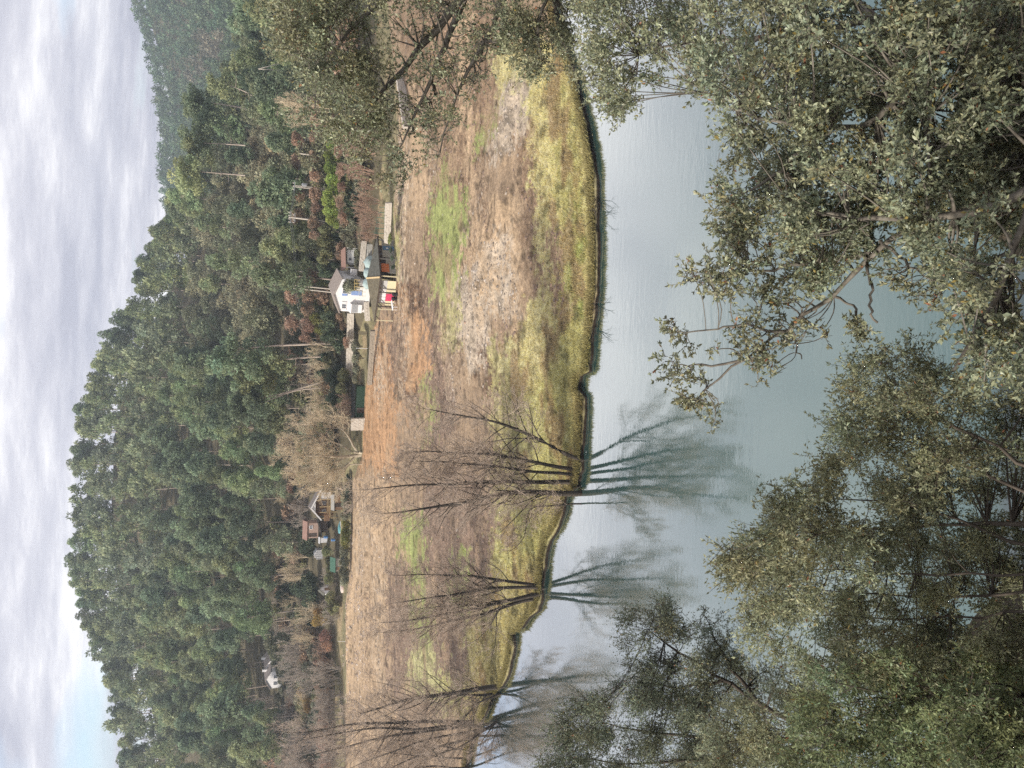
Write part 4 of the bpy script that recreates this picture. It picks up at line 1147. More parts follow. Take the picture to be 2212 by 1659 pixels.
def wire(a, b, sag, label):
    k = 14; f = np.linspace(0, 1, k)
    P = np.array(a)[None] * (1 - f)[:, None] + np.array(b)[None] * f[:, None]; P[:, 2] -= sag * 4 * f * (1 - f)
    o = obj('power_line', tube_mesh('power_line', [(P, np.full(k, .022))], 4), M_WIRE); tag(o, label, 'power line', 'power lines')
far_l = at_y(668, 900, 172); far_l2 = at_y(622, 1190, 205)
for k in range(2):
    o_k = np.array([.5 * k, 0, -.25 * k])
    wire(topA + o_k, topB + o_k, .2, ['upper', 'lower'][k] + ' wire between the crossarm pole and the ladder pole')
    wire(topA + o_k, topE + o_k, .5, ['upper', 'lower'][k] + ' wire between the crossarm pole and the double pole')
    wire(topE + o_k, far_l + o_k, 1.2, ['upper', 'lower'][k] + ' wire running left from the double pole across the pines')
    wire(far_l2 + o_k * 3, at_y(560, 1480, 225) + o_k * 3, 2.5, ['upper', 'lower'][k] + ' wire across the pines above the timber chalet')
wire(topB, topC, .5, 'wire between the ladder pole and the plain hedge pole'); wire(topC, topD, 1.2, 'wire between the plain hedge pole and the big right tree')

# ---- timber chalet on stilts and the garden plots round it
p = at_y(712, 1062, 172)
c = thing('timber_chalet', 'timber chalet with white gable boards and a railed veranda', 'chalet', (p[0] - 5.9, p[1], p[2]), R(4))
w, hE_, hR_ = 6.0, 2.3, 3.9
MB().raw([(.5, 1.4, -1.5), (w - .3, 1.4, -1.5), (w - .3, 1.4, hE_), (2.3, 1.4, hR_ - .3), (.5, 1.4, hE_ - .2)], [(0, 1, 2, 3, 4)]).box((w / 2, 3.6, .3), (w - .9, 4.2, 3.6)).build('wall', M_WOODM, c)
rf = MB().slab([(-.3, -.3, hE_ - .6), (2.3, -.3, hR_), (2.3, 6, hR_), (-.3, 6, hE_ - .6)], .10).slab([(2.3, -.3, hR_), (w + .3, -.3, hE_ - .5), (w + .3, 6, hE_ - .5), (2.3, 6, hR_)], .10)
ro = rf.build('roof', M_TILE, c)
MB().bar((-.3, -.34, hE_ - .6), (2.3, -.34, hR_), .08, .28).bar((2.3, -.34, hR_), (w + .3, -.34, hE_ - .5), .08, .28).build('bargeboard', M_WHITE, ro)
MB().raw([(1.2, -.2, hR_ - .95), (3.5, -.2, hR_ - .95), (2.3, -.2, hR_ - .1)], [(0, 1, 2)]).raw([(1.2, -.12, hR_ - .95), (3.5, -.12, hR_ - .95), (2.3, -.12, hR_ - .1)], [(2, 1, 0)]).build('gable_board', M_WHITE, c)
for x in (.1, 1.4, 2.6, 4.2, w - .2): MB().box((x, -.1, .1), (.13, .13, 2 * (hE_ - .3))).build('post', M_WOODL, c)
MB().box((w / 2, .7, -.35), (w, 1.7, .12)).build('deck', M_WOODL, c)
for z in (.1, .45): MB().box((w * .42, -.12, z), (w * .8, .06, .09)).build('rail', M_WOODL, c)
MB().box((w - .9, -.05, .7), (1.6, .08, 2.0)).build('wall_panel', M_WHITE, c)
window(c, 2.9, .5, .8, .9, y=1.36); window(c, 1.2, .5, .7, .9, y=1.36)
p = at_y(737, 1101, 168.5)
sh = thing('garden_shed', 'grey brown shed standing below the timber chalet', 'shed', p, R(3))
MB().box((1.5, 1, .6), (3.0, 2.0, 1.9)).build('wall', M_GREYW, sh).data.materials[0] = M_WOODM
MB().slab([(-.2, -.2, 1.55), (3.2, -.2, 1.55), (3.2, 2.2, 1.9), (-.2, 2.2, 1.9)], .08).build('roof', M_CEMENT, sh); MB().box((1.0, -.03, .55), (.8, .05, 1.5)).build('door', M_WOODD, sh)
p = at_y(712, 1112, 172)
bx = thing('stacked_boards', 'brown timber crate standing left of the chalet veranda', 'crate', (p[0] - .6, p[1], p[2]), 0)
for k in range(5): MB().box((0, 0, .12 + .24 * k), (1.4, .7, .2)).build('board', M_WOODM, bx)
p = at_y(681, 1164, 177)
bh = thing('brick_hut', 'pink brick hut with a tiled roof left of the chalet', 'hut', p, R(-6))
MB().box((1.9, 1.4, .6), (3.4, 2.8, 2.4)).build('wall', M_BRICK, bh); MB().slab([(-.25, -.3, 1.85), (4.05, -.3, 1.85), (4.05, 1.4, 2.7), (-.25, 1.4, 2.7)], .1).slab([(-.25, 1.4, 2.7), (4.05, 1.4, 2.7), (4.05, 3.1, 1.85), (-.25, 3.1, 1.85)], .1).build('roof', M_REDT, bh)
window(bh, 2.3, .6, .8, .8); MB().box((.9, -.03, .6), (.8, .06, 1.8)).build('door', M_WOODD, bh)
p = at_y(700, 1150, 174)
bs = thing('dark_shed', 'dark sloping shed roof between the chalet and the brick hut', 'shed', (p[0], p[1], p[2] - .8), R(8))
MB().box((1.2, .9, .8), (2.4, 1.8, 1.6)).build('wall', M_WOODD, bs); MB().slab([(-.5, -.3, 1.3), (2.9, -.3, 2.2), (2.9, 2, 2.2), (-.5, 2, 1.3)], .08).build('roof', M_BLACK, bs)
p = at_y(735, 1139, 167.5)
tq = thing('covered_boat', 'turquoise covered dinghy lying in the garden below the brick hut', 'boat', p, R(8))
def hull(n=9, L=2.6, w=.55, h=.5):
    V = []; 
    for i in range(n):
        f = i / (n - 1); s = math.sin(math.pi * min(1, f * 1.15 + .06)) ** .6
        for (a, b) in ((-1, 0), (-.7, .8), (0, 1.0), (.7, .8), (1, 0)): V.append((L * (f - .5), w * a * s, h * b * (.5 + .5 * s)))
    Fc = [(i * 5 + j, (i + 1) * 5 + j, (i + 1) * 5 + j + 1, i * 5 + j + 1) for i in range(n - 1) for j in range(4)]
    return V, Fc + [(0, 1, 2, 3, 4), tuple(range(5 * n - 5, 5 * n))[::-1]]
V, Fc = hull(); MB().raw(V, Fc).build('cover', M_TURQ, tq); MB().box((0, 0, .02), (2.5, .9, .08)).build('gunwale', M_WHITE, tq)
p = at_y(741, 1267, 166)
ob = thing('upturned_boat', 'faded upturned rowing boat left of the green roofed shed', 'boat', p, R(12))
V, Fc = hull(L=2.6, w=.6, h=.55); MB().raw(V, Fc).build('hull', M_BOATP, ob); MB().bar((-1.1, 0, .55), (1.1, 0, .55), .06).build('keel', M_WHITE, ob)
for k, (X, Y, lab) in enumerate(((708, 1160, 'blue plastic barrel under the brick hut'), (724, 1166, 'blue plastic barrel nearer the field, below the brick hut'))):
    c_ = at_y(X, Y, 170.5 - 2 * k); o = MB().lathe([(.26, 0), (.3, .12), (.3, .7), (.26, .85)], 12).build('barrel', M_BLUEPL); o.location = c_; tag(o, lab, 'barrel', 'blue barrels in the garden')
p = at_y(703, 1173, 172); o = thing('white_shed', 'tiny white garden shed left of the blue barrels', 'shed', p, R(5))
MB().box((.6, .5, .4), (1.0, 1.0, 1.6)).build('wall', M_WHITE, o); MB().slab([(-.1, -.1, 1.2), (1.3, -.1, 1.2), (1.3, 1.1, 1.4), (-.1, 1.1, 1.4)], .06).build('roof', M_GREYW, o)
p = at_y(697, 1207, 174); o = thing('greenhouse', 'small greenhouse with pale glass and a white frame', 'greenhouse', p, R(-5))
MB().raw([(0, 0, 0), (1.9, 0, 0), (1.9, 0, 1.3), (.95, 0, 1.9), (0, 0, 1.3), (0, 2, 0), (1.9, 2, 0), (1.9, 2, 1.3), (.95, 2, 1.9), (0, 2, 1.3)], [(0, 1, 2, 3, 4), (9, 8, 7, 6, 5), (0, 4, 9, 5), (1, 6, 7, 2), (2, 7, 8, 3), (3, 8, 9, 4)]).build('glazing', M_PALEGLASS, o)
f_ = MB()
for x in (0, .48, .95, 1.42, 1.9): f_.box((x, -.03, .7 + (.25 if .3 < x < 1.6 else 0)), (.06, .06, 1.35 + (.5 if .3 < x < 1.6 else 0)))
f_.bar((0, -.03, 1.3), (.95, -.03, 1.92), .07).bar((.95, -.03, 1.92), (1.9, -.03, 1.3), .07).build('frame', M_WHITE, o)
p = at_y(737, 1234, 167); o = thing('tool_shed', 'cream shed with a green sheet roof beside the upturned boat', 'shed', p, R(3))
MB().box((1.3, .9, .5), (2.5, 1.7, 1.6)).build('wall', M_STONE, o); MB().slab([(-.2, -.3, 1.3), (2.9, -.3, 1.3), (2.9, 2, 2.1), (-.2, 2, 2.1)], .07).build('roof', M_GREENR, o); MB().box((.6, -.02, .4), (.7, .05, 1.3)).build('door', M_WOODM, o)
p = at_y(712, 1282, 171); o = thing('small_chalet', 'small white fronted hut with a steep dark roof, leftmost of the garden huts', 'hut', p, R(20))
MB().raw([(0, 0, 0), (2, 0, 0), (2, 0, 1.2), (1, 0, 2.2), (0, 0, 1.2), (0, 2.4, 0), (2, 2.4, 0), (2, 2.4, 1.2), (1, 2.4, 2.2), (0, 2.4, 1.2)], [(0, 1, 2, 3, 4), (9, 8, 7, 6, 5), (0, 4, 9, 5), (1, 6, 7, 2)]).build('wall', M_WHITE, o)
MB().slab([(-.2, -.25, 1.03), (1, -.25, 2.25), (1, 2.6, 2.25), (-.2, 2.6, 1.03)], .07).slab([(1, -.25, 2.25), (2.2, -.25, 1.03), (2.2, 2.6, 1.03), (1, 2.6, 2.25)], .07).build('roof', M_MOSS2, o); MB().box((1, -.03, .55), (.6, .05, 1.1)).build('door', M_WOODM, o)

# ---- two white houses higher on the left hillside
for k, (X, Y, y, lab, W2) in enumerate(((601, 1452, None, 'right of two white hillside houses, with a pale gable above shrubs', 3.4), (609, 1486, None, 'left of two white hillside houses, larger, with a terrace', 5.0))):
    p = base(X, Y, y) + np.array([0, .5, -.3]); o = thing('hillside_house', lab, 'house', p, R(-14)); H1 = 2.6 + .7 * k
    MB().raw([(0, 0, -3), (W2, 0, -3), (W2, 0, H1), (W2 / 2, 0, H1 + 1.3), (0, 0, H1), (0, 5, -3), (W2, 5, -3), (W2, 5, H1), (W2 / 2, 5, H1 + 1.3), (0, 5, H1)], [(0, 1, 2, 3, 4), (9, 8, 7, 6, 5), (0, 4, 9, 5), (1, 6, 7, 2)]).build('wall', M_WHITE, o)
    ro = MB().slab([(-.3, -.3, H1 - .1), (W2 / 2, -.3, H1 + 1.38), (W2 / 2, 5.3, H1 + 1.38), (-.3, 5.3, H1 - .1)], .1).slab([(W2 / 2, -.3, H1 + 1.38), (W2 + .3, -.3, H1 - .1), (W2 + .3, 5.3, H1 - .1), (W2 / 2, 5.3, H1 + 1.38)], .1).build('roof', M_TILE, o)
    MB().box((W2 * .72, 3.2, H1 + 1.2), (.6, .6, 1.4)).build('chimney', M_WHITE, ro)
    window(o, W2 * .2, 1.4, .9, 1.1, fm=M_GREYW); window(o, W2 * .6, 1.4, .9, 1.1, fm=M_GREYW)
p = base(608, 1530)
o = thing('terrace_railing', 'pale terrace balustrade left of the white hillside houses', 'railing', p, 0)
for k in range(6): MB().box((k * 1.2, 0, .5), (.14, .14, 1.0)).build('post', M_CREAM, o)
MB().box((3.0, 0, 1.02), (6.3, .14, .10)).build('rail', M_CREAM, o)
# ---- road on the right with its guard rail
P0 = at_y(571, 118, 255); P1 = at_y(571, -60, 240)
o = thing('guard_rail', 'grey roadside guard rail at the right end of the wood', 'guard rail', P0, math.atan2(P1[1] - P0[1], P1[0] - P0[0]))
Lg = float(np.linalg.norm((P1 - P0)[:2]))
MB().box((Lg / 2, 0, .1), (Lg, .15, .55)).build('rail', M_STEEL, o)
for k in range(10): MB().box((Lg * k / 9, .15, -.6), (.15, .12, 1.3)).build('post', M_STEEL, o)
V = [tuple(P0 + [-2, .6, -.8]), tuple(P1 + [2, .6, -.8]), tuple(P1 + [2, 6, -.8]), tuple(P0 + [-2, 6, -.8])]
rdm = MB().slab(V, 2.0).build('road', M_ASPH); tag(rdm, kind='structure')
# ---- small white marker posts
for X, Y, X1, y, lab in ((769, 752, 794, 140, 'thin white post before the garden wall'), (730, 1385, 748, 165, 'thin white post at the left field edge')):
    a = at_y(X1, Y + 1, y); b = at_y(X, Y, y); o = MB().bar((0, 0, 0), tuple(b - a), .09, n=6).build('marker_post', M_WHITE); o.location = a; tag(o, lab, 'post')

# ================================================================== SHRUBS AND BARE TREES ROUND THE FIELD
def bush_lib(base, n, seed, flat=1.0, leaf=.30, tall=1.0):
    out = []
    for i in range(n):
        g, C = round_crown(seed + i, 20, 1.5, .1, 2.5 * tall, .55, 85, leaf, leaf * .55, base, top=1.2, spread=.28)
        ls = []
        for c in C[::3]: ls.append((np.stack([[c[0] * .1, c[1] * .1, -.4], [c[0] * .4, c[1] * .4, c[2] * .45], c]), np.array([.05, .035, .012])))
        a = leaf_mesh('foliage', g); a.materials.append(m_bush)
        b_ = tube_mesh('stem', ls, 4); b_.materials.append(m_bark)
        out.append((a, b_))
    return out
B = dict(hedge=bush_lib((.24, .30, .08), 3, 600, leaf=.26, tall=1.25), olive=bush_lib((.215, .220, .110), 3, 610), yellow=bush_lib((.235, .235, .075), 2, 615), dark=bush_lib((.105, .135, .082), 3, 620), grey=bush_lib((.225, .225, .155), 3, 630),
         russet=bush_lib((.36, .245, .175), 3, 640, leaf=.22), ochre=bush_lib((.42, .29, .105), 3, 650, leaf=.22), pinkish=bush_lib((.38, .235, .175), 2, 660, leaf=.2), bracken=bush_lib((.32, .225, .16), 2, 670, leaf=.22))
def bare_lib(mat, n, seed, stems, lv, lean=.45, r=.045, twig_r=.012):
    out = []
    for i in range(n):
        rng = np.random.default_rng(seed + i); o = {}
        for s in range(stems):
            a = rng.random() * 6.28; l = lean * rng.random() ** .6
            grow(rng, (.25 * math.cos(a), .25 * math.sin(a), -.3), (l * math.cos(a), l * math.sin(a), 1), 2.6 * rng.uniform(.75, 1.15), r, 3, o, lv, .50, .62, .12, .13)
        big = o.get(3, []) + o.get(2, [])
        sm = [(p, np.maximum(q, twig_r * .6)) for p, q in o.get(1, []) + o.get(0, [])]
        a = tube_mesh('stem', big, 4); a.materials.append(mat)
        b_ = tube_mesh('twigs', sm, 3); b_.materials.append(mat)
        out.append((b_, a))
    return out
B['bare'] = bare_lib(m_twig, 3, 700, 9, [4, 6, 7]); B['barepale'] = bare_lib(m_paletwig, 3, 710, 8, [4, 6, 7]); B['barerusset'] = bare_lib(m_browntwig, 3, 720, 11, [4, 6, 7])
BH = dict(bare=3.3, barepale=3.3, barerusset=3.2)
BNAME = dict(hedge='bright yellow-green shrub', olive='olive green shrub', yellow='yellowish green shrub', dark='dark green shrub', grey='grey-green shrub', russet='rust brown shrub', ochre='ochre leaved shrub',
             pinkish='pinkish brown shrub', bracken='brown bracken clump', bare='bare purplish brown bush', barepale='bare pale twiggy tree', barerusset='bare russet thicket bush')
brng = np.random.default_rng(123)
def shrub(kind, X, Y, hpx, wpx, y=None, where_='', n=[0]):
    """a shrub whose foot is at measured (X, Y), hpx high and wpx wide there"""
    p = base(X, Y, y)
    if y is not None and p[2] < float(land(p[0], p[1], False)) - .3: p = ground_at(X, Y)      # the slope rises in front of that spot
    s = px(p[1], p[2]); H_ = BH.get(kind, 2.6 * (1.2 if kind == 'hedge' else 1)); lib = B[kind]
    n[0] += 1; i = n[0]
    f, st = lib[i % len(lib)]
    r = thing('bare_bush' if kind.startswith('bare') else 'shrub', f'{BNAME[kind]} {where_}', 'bush', p, brng.random() * 6.28, f'{BNAME[kind]}s')
    wx = wpx / s / 3.0; r.scale = (wx, wx * brng.uniform(.9, 1.1), hpx / s / H_)
    for nm, me in (('stem', st), ('twigs' if kind.startswith('bare') else 'foliage', f)):
        o = bpy.data.objects.new(nm, me); COL.objects.link(o); o.parent = r
        if nm == 'twigs': o['kind'] = 'stuff'
    return r
ORD = ['first', 'second', 'third', 'fourth', 'fifth', 'sixth', 'seventh', 'eighth', 'ninth', 'tenth', 'eleventh', 'twelfth']
def row(kind, lst, y, where_):
    for i, (X, Y, h, w) in enumerate(lst): shrub(kind, X, Y, h, w, y, f'{ORD[i]} from the right {where_}')
row('hedge', [(738, 292, 40, 30), (737, 315, 34, 26), (738, 340, 40, 30), (738, 366, 38, 30), (737, 392, 34, 30), (738, 414, 42, 30), (738, 438, 44, 30), (737, 462, 40, 30), (736, 484, 34, 28)], 139, 'forming the bright hedge below the poles')
row('russet', [(694, 232, 34, 34), (694, 262, 26, 34), (696, 300, 30, 40), (694, 342, 30, 38), (694, 380, 26, 36), (696, 420, 30, 38), (694, 450, 26, 30), (696, 482, 32, 34), (692, 508, 26, 26)], 149, 'behind the bright hedge')
row('russet', [(688, 600, 34, 34), (684, 640, 32, 36), (682, 672, 34, 40), (684, 706, 40, 36), (678, 730, 32, 26)], 153, 'on the slope left of the double pole')
row('bracken', [(664, 300, 36, 46), (660, 350, 34, 40), (664, 420, 30, 44), (660, 470, 34, 40), (650, 640, 36, 44), (648, 700, 36, 46)], 157, 'under the oaks above the rust brown shrubs')
row('russet', [(742, 330, 22, 30), (744, 372, 20, 34), (748, 405, 20, 30), (744, 440, 20, 30), (748, 470, 20, 28)], 135, 'at the front foot of the bright hedge')
row('barerusset', [(812, 300, 60, 44), (806, 335, 66, 50), (802, 372, 62, 48), (814, 402, 44, 40), (816, 436, 52, 42), (818, 462, 50, 42), (816, 486, 46, 40), (814, 510, 40, 32)], 126, 'above the stone wall right of the shelter')
row('olive', [(726, 500, 36, 28), (724, 524, 40, 30), (726, 548, 34, 26), (716, 560, 30, 26)], 146, 'behind the caravan roof')
row('dark', [(738, 516, 22, 20), (716, 578, 30, 26), (722, 594, 34, 20), (735, 575, 26, 18)], 147, 'between the caravan and the gabled house')
shrub('grey', 780, 619, 40, 34, 138.5, 'standing against the front of the gabled house')
row('grey', [(762, 512, 30, 24), (772, 528, 26, 24), (778, 548, 14, 22), (776, 570, 12, 24)], 137, 'round the caravan plot')
row('yellow', [(700, 690, 34, 26), (706, 712, 30, 24)], 152, 'left of the gabled house')
row('dark', [(734, 686, 42, 30), (730, 708, 40, 30), (728, 732, 36, 28), (744, 722, 26, 26)], 150, 'left of the gabled house behind the garden wall')
row('bracken', [(744, 686, 22, 24), (750, 706, 18, 24), (758, 740, 18, 30), (764, 690, 12, 20)], 149.5, 'at the garden wall left of the gabled house')
row('barepale', [(716, 752, 54, 42), (714, 792, 52, 44), (724, 830, 58, 42), (716, 866, 56, 40), (712, 895, 50, 40)], 160, 'below the tall leaning pine trunk')
row('olive', [(756, 812, 28, 30), (756, 840, 32, 34), (760, 866, 30, 26)], 154, 'behind the dry stone wall')
row('dark', [(740, 824, 34, 34), (742, 862, 38, 34), (745, 888, 34, 30), (726, 812, 30, 30)], 157, 'behind the olive shrubs at the dry stone wall')
row('grey', [(780, 748, 22, 30), (782, 774, 24, 28), (782, 798, 22, 24), (776, 818, 16, 22)], 146, 'on the terrace above the dry stone wall')
row('barerusset', [(770, 868, 40, 34), (768, 890, 42, 32), (764, 912, 30, 26)], 152.5, 'behind the dark green hut')
row('grey', [(761, 1072, 26, 26), (762, 1092, 24, 26), (762, 1112, 26, 24)], 163.5, 'on the field edge below the garden shed')
row('yellow', [(761, 1132, 24, 24), (762, 1150, 26, 26), (761, 1170, 26, 26)], 163.5, 'on the field edge below the dinghy')
row('grey', [(760, 1190, 28, 26), (760, 1212, 28, 28), (759, 1234, 26, 26), (756, 1254, 22, 24)], 164, 'on the field edge below the greenhouse')
row('dark', [(759, 1032, 16, 20), (760, 1048, 18, 20), (760, 1062, 16, 18)], 163, 'clipped low left of the plane tree')
row('bare', [(681, 1096, 52, 40), (680, 1124, 50, 40), (684, 1062, 44, 36)], 182, 'on the slope behind the chalet')
row('barepale', [(664, 1204, 56, 36), (664, 1226, 60, 38), (662, 1248, 54, 34)], 186, 'left of the brick hut')
row('dark', [(688, 1160, 44, 40), (690, 1185, 44, 36), (690, 1250, 40, 36), (692, 1276, 42, 40), (690, 1300, 38, 34)], 180, 'behind the garden huts')
row('olive', [(722, 1190, 26, 26), (724, 1212, 22, 24), (726, 1230, 22, 24), (730, 1290, 26, 30), (734, 1310, 28, 30), (724, 1250, 24, 26)], 171, 'among the garden huts')
row('bare', [(722, 1240, 30, 26), (726, 1262, 32, 28), (732, 1300, 40, 34), (734, 1330, 44, 36)], 172, 'among the garden huts near the upturned boat')
row('ochre', [(704, 1318, 30, 24), (712, 1338, 36, 28), (682, 1362, 20, 20)], 182, 'left of the small white fronted hut')
row('barepale', [(694, 1326, 60, 44), (690, 1352, 64, 44), (696, 1380, 64, 40)], 188, 'behind the ochre shrubs on the left')
row('pinkish', [(722, 1372, 34, 30), (724, 1394, 34, 30)], 174, 'behind the thin white post at the field edge')
row('russet', [(706, 1404, 34, 30), (708, 1424, 32, 26)], 179, 'left of the pinkish shrubs')
row('bare', [(690, 1366, 80, 52), (686, 1392, 84, 56), (684, 1420, 82, 54), (690, 1446, 80, 50), (700, 1470, 70, 50)], 192, 'on the bank below the hillside houses')
row('bare', [(736, 1444, 66, 46), (738, 1470, 70, 50), (736, 1496, 66, 46), (740, 1520, 62, 46), (740, 1546, 66, 50)], 176, 'behind the yellow-green grass strip')
row('ochre', [(684, 1448, 20, 24), (664, 1470, 24, 26), (670, 1488, 28, 28), (676, 1506, 28, 28), (684, 1524, 30, 28)], 186, 'in the band below the hillside houses')
row('grey', [(626, 1440, 26, 34), (634, 1462, 24, 30), (640, 1490, 22, 30), (630, 1410, 28, 34)], None, 'in front of the hillside houses')
row('bare', [(604, 1510, 56, 46), (610, 1540, 50, 40)], None, 'beside the pale terrace balustrade')
row('pinkish', [(640, 1520, 26, 34), (642, 1550, 26, 36), (650, 1580, 26, 36), (646, 1610, 28, 36)], None, 'in the band left of the terrace balustrade')
row('bare', [(690, 1584, 80, 60), (694, 1612, 84, 60), (690, 1640, 90, 60), (700, 1668, 84, 60)], 188, 'at the far left of the wood edge')
row('bare', [(744, 1576, 70, 56), (746, 1604, 74, 56), (748, 1634, 76, 60), (748, 1664, 76, 60)], 172, 'at the left end of the field edge')
row('pinkish', [(716, 1560, 36, 40), (720, 1600, 36, 44), (722, 1640, 36, 44)], 182, 'under the bare bushes at the left')
row('barepale', [(702, 236, 100, 60), (700, 262, 84, 50)], 144, 'beside the big right tree, on the slope')
row('bare', [(622, 70, 40, 34), (626, 100, 44, 36), (640, 140, 40, 40)], 215, 'below the road guard rail')
row('olive', [(660, 60, 60, 60), (670, 120, 60, 60), (668, 180, 56, 56), (664, 215, 44, 50), (720, 200, 40, 60), (724, 140, 44, 60), (720, 70, 44, 60), (730, 250, 26, 40)], 178, 'below the road on the right')
row('bracken', [(780, 60, 34, 60), (784, 130, 34, 60), (786, 200, 34, 60), (800, 250, 30, 50)], 140, 'on the slope behind the ramp wall')
row('yellow', [(846, 452, 8, 24), (846, 484, 8, 26), (846, 516, 8, 26)], 122, 'as low tufts below the stone wall')
row('dark', [(848, 540, 8, 14), (851, 556, 8, 16), (854, 578, 10, 14)], 119.5, 'potted low against the shelter wall')

# undergrowth along the foot of the hill, filling the band behind the gardens
srng = np.random.default_rng(321); k = 0; under = []
UB = dict(olive=(.215, .220, .110), grey=(.225, .225, .155), dark=(.105, .135, .082), bracken=(.32, .225, .16), russet=(.36, .245, .175))
ULOW = {q: [round_crown(680 + i, 16, 1.5, .1, 2.5, .6, 42, .42, .25, c, top=1.2, spread=.28)[0] for i in range(2)] for q, c in UB.items()}
n_free = {'shrub': 292 - sum(1 for o in bpy.data.objects if o.name.split('.')[0] == 'shrub'), 'bare_bush': 292 - sum(1 for o in bpy.data.objects if o.name.split('.')[0] == 'bare_bush')}
for t in np.arange(-.49, .56, .0085):
    for dy in (14, 18, 23, 30, 38, 47):
        tj = t + srng.normal() * .004; yf = float(np.interp(tj, FT, FY)); y = yf + dy + srng.normal() * 2
        x = tj * y; z = float(land(x, y, False)); X, Y = project(np.array([x, y, z]))
        if not (-20 < Y < 1680) or srng.random() < .32: continue
        if 1400 < Y < 1510 and y < HH_Y + 4 and X - 4.6 * px_at(y) < 608: continue
        if (480 < Y < 700 and dy < 25) or (1050 < Y < 1300 and dy < 24) or (1400 < Y < 1530 and dy > 60): continue
        kind = srng.choice(['olive', 'grey', 'dark', 'bracken', 'barepale', 'bare', 'russet'], p=[.22, .24, .2, .12, .08, .09, .05])
        hm = srng.uniform(2.0, 4.6); H_ = BH.get(kind, 2.6); f, st = B[kind][k % len(B[kind])]; k += 1
        nm_ = 'bare_bush' if kind.startswith('bare') else 'shrub'; wd = hm / H_ * srng.uniform(.9, 1.4); rz = srng.random() * 6.28
        if n_free[nm_] <= 0 or (nm_ == 'shrub' and dy > 30):
            kind = kind if kind in ULOW else 'grey'
            under.append((*ULOW[kind][k % 2], (x, y, z - .1), (wd + hm / H_) / 2, rz, np.full(3, srng.uniform(.75, 1.25))))
            continue
        n_free[nm_] -= 1
        r = thing(nm_, f'{BNAME[kind]} in the undergrowth {where(Y)}', 'bush', (x, y, z - .1), rz, f'undergrowth {BNAME[kind]}s {where(Y)}')
        r.scale = (wd, wd, hm / H_)
        for nm, me in (('stem', st), ('twigs' if kind.startswith('bare') else 'foliage', f)):
            o = bpy.data.objects.new(nm, me); COL.objects.link(o); o.parent = r
            if nm == 'twigs': o['kind'] = 'stuff'
ug = obj('undergrowth', merged('undergrowth', under, None), m_bush)
tag(ug, 'mixed undergrowth between the trunks at the foot of the wood', 'undergrowth', kind='stuff')

# ------------------------------------------------------------------ bare trees built stem by stem
def spline(pts, k):
    pts = np.array(pts, float); d = np.concatenate([[0], np.cumsum(np.linalg.norm(np.diff(pts, axis=0), axis=1))]); s = np.linspace(0, d[-1], k)
    P = np.stack([np.interp(s, d, pts[:, i]) for i in range(3)], 1)
    for _ in range(2): P[1:-1] = .25 * P[:-2] + .5 * P[1:-1] + .25 * P[2:]
    return P
def stem_with_twigs(seed, P, r0, nb, bl, twig, lo=.22, ang=.85, lv=(7, 11), up=.12, bent=0.0, tr=.0085):
    """P: main line; returns big lines and fine lines"""
    rng = np.random.default_rng(seed); k = len(P); f = np.linspace(0, 1, k)
    R0 = .82 * r0 * (1 - f) ** .8 + .012
    P = P + np.stack([np.sin(f * 17 + seed) * .04, np.cos(f * 13 + seed) * .04, 0 * f], 1) * (f > .05)[:, None]
    big = [(P, R0)]; fine = []; Ltot = np.linalg.norm(np.diff(P, axis=0), axis=1).sum()
    for i in range(nb):
        g = lo + (1 - lo) * (i + rng.random()) / nb; j = min(g * (k - 1), k - 1.001); a = int(j); b_ = P[a] * (1 - j + a) + P[a + 1] * (j - a)
        T = unit(P[a + 1] - P[a]); s = unit(np.cross(T, rng.normal(size=3))); an = ang * rng.uniform(.7, 1.25)
        L = bl * 1.2 * (1.15 - .75 * g) * rng.uniform(.5, 1.2); o = {}
        grow(rng, b_, T * math.cos(an) + s * math.sin(an), L, max(min(.35 * np.interp(j, np.arange(k), R0), .06), tr * 1.6), 2, o, list(lv), .52, .75, .16, up)
        big += o[2]; fine += [(p, np.maximum(q, tr)) for p, q in o.get(1, []) + o.get(0, [])]
    return big, fine
def stem_tree(name, label, cat, group, stems, bark, twigm, y0, seed, ybends=None, **kw):
    """stems: list of (measured polyline from the foot upward, foot radius, branches, branch length)"""
    org = None; t = None
    for i, (pl, r0, nb, bl) in enumerate(stems):
        rr = np.random.default_rng(seed + i); dy = rr.normal() * .5
        W = [at_y(X, Y, y0 + dy + (rr.normal() * .8 + (rr.random() - .5) * 2) * (j / len(pl))) for j, (X, Y) in enumerate(pl)]
        W = np.array(W)
        if org is None:
            org = W[0].copy(); org[2] = float(land(org[0], org[1])) if y0 > 40 else W[0][2]; t = thing(name, label, cat, org, 0, group)
        zg = float(land(W[0][0], W[0][1])) - .5
        if W[0][2] > zg: W = np.concatenate([[[W[0][0], W[0][1], zg]], W])
        P = spline(W - org, 16); big, fine = stem_with_twigs(seed * 7 + i, P, r0, nb, bl, twigm, **kw)
        s = obj('stem' if len(stems) > 1 else 'trunk', tube_mesh('stem', big, 6), bark, t)
        w = obj('twigs', tube_mesh('twigs', fine, 3), twigm, s); w['kind'] = 'stuff'
    return t
m_alder = mat_simple('alder_twigs', (.54, .43, .34), (.38, .30, .235), scale=3.0, rough=.9, bmp=0)
ALD = 'bare alders on the river bank'
def bank_y(X, Y):
    p = at_z(X, Y, .85); return float(np.interp(p[0] / p[1], BT, BY)) + .8
yA = bank_y(1250, 1010)
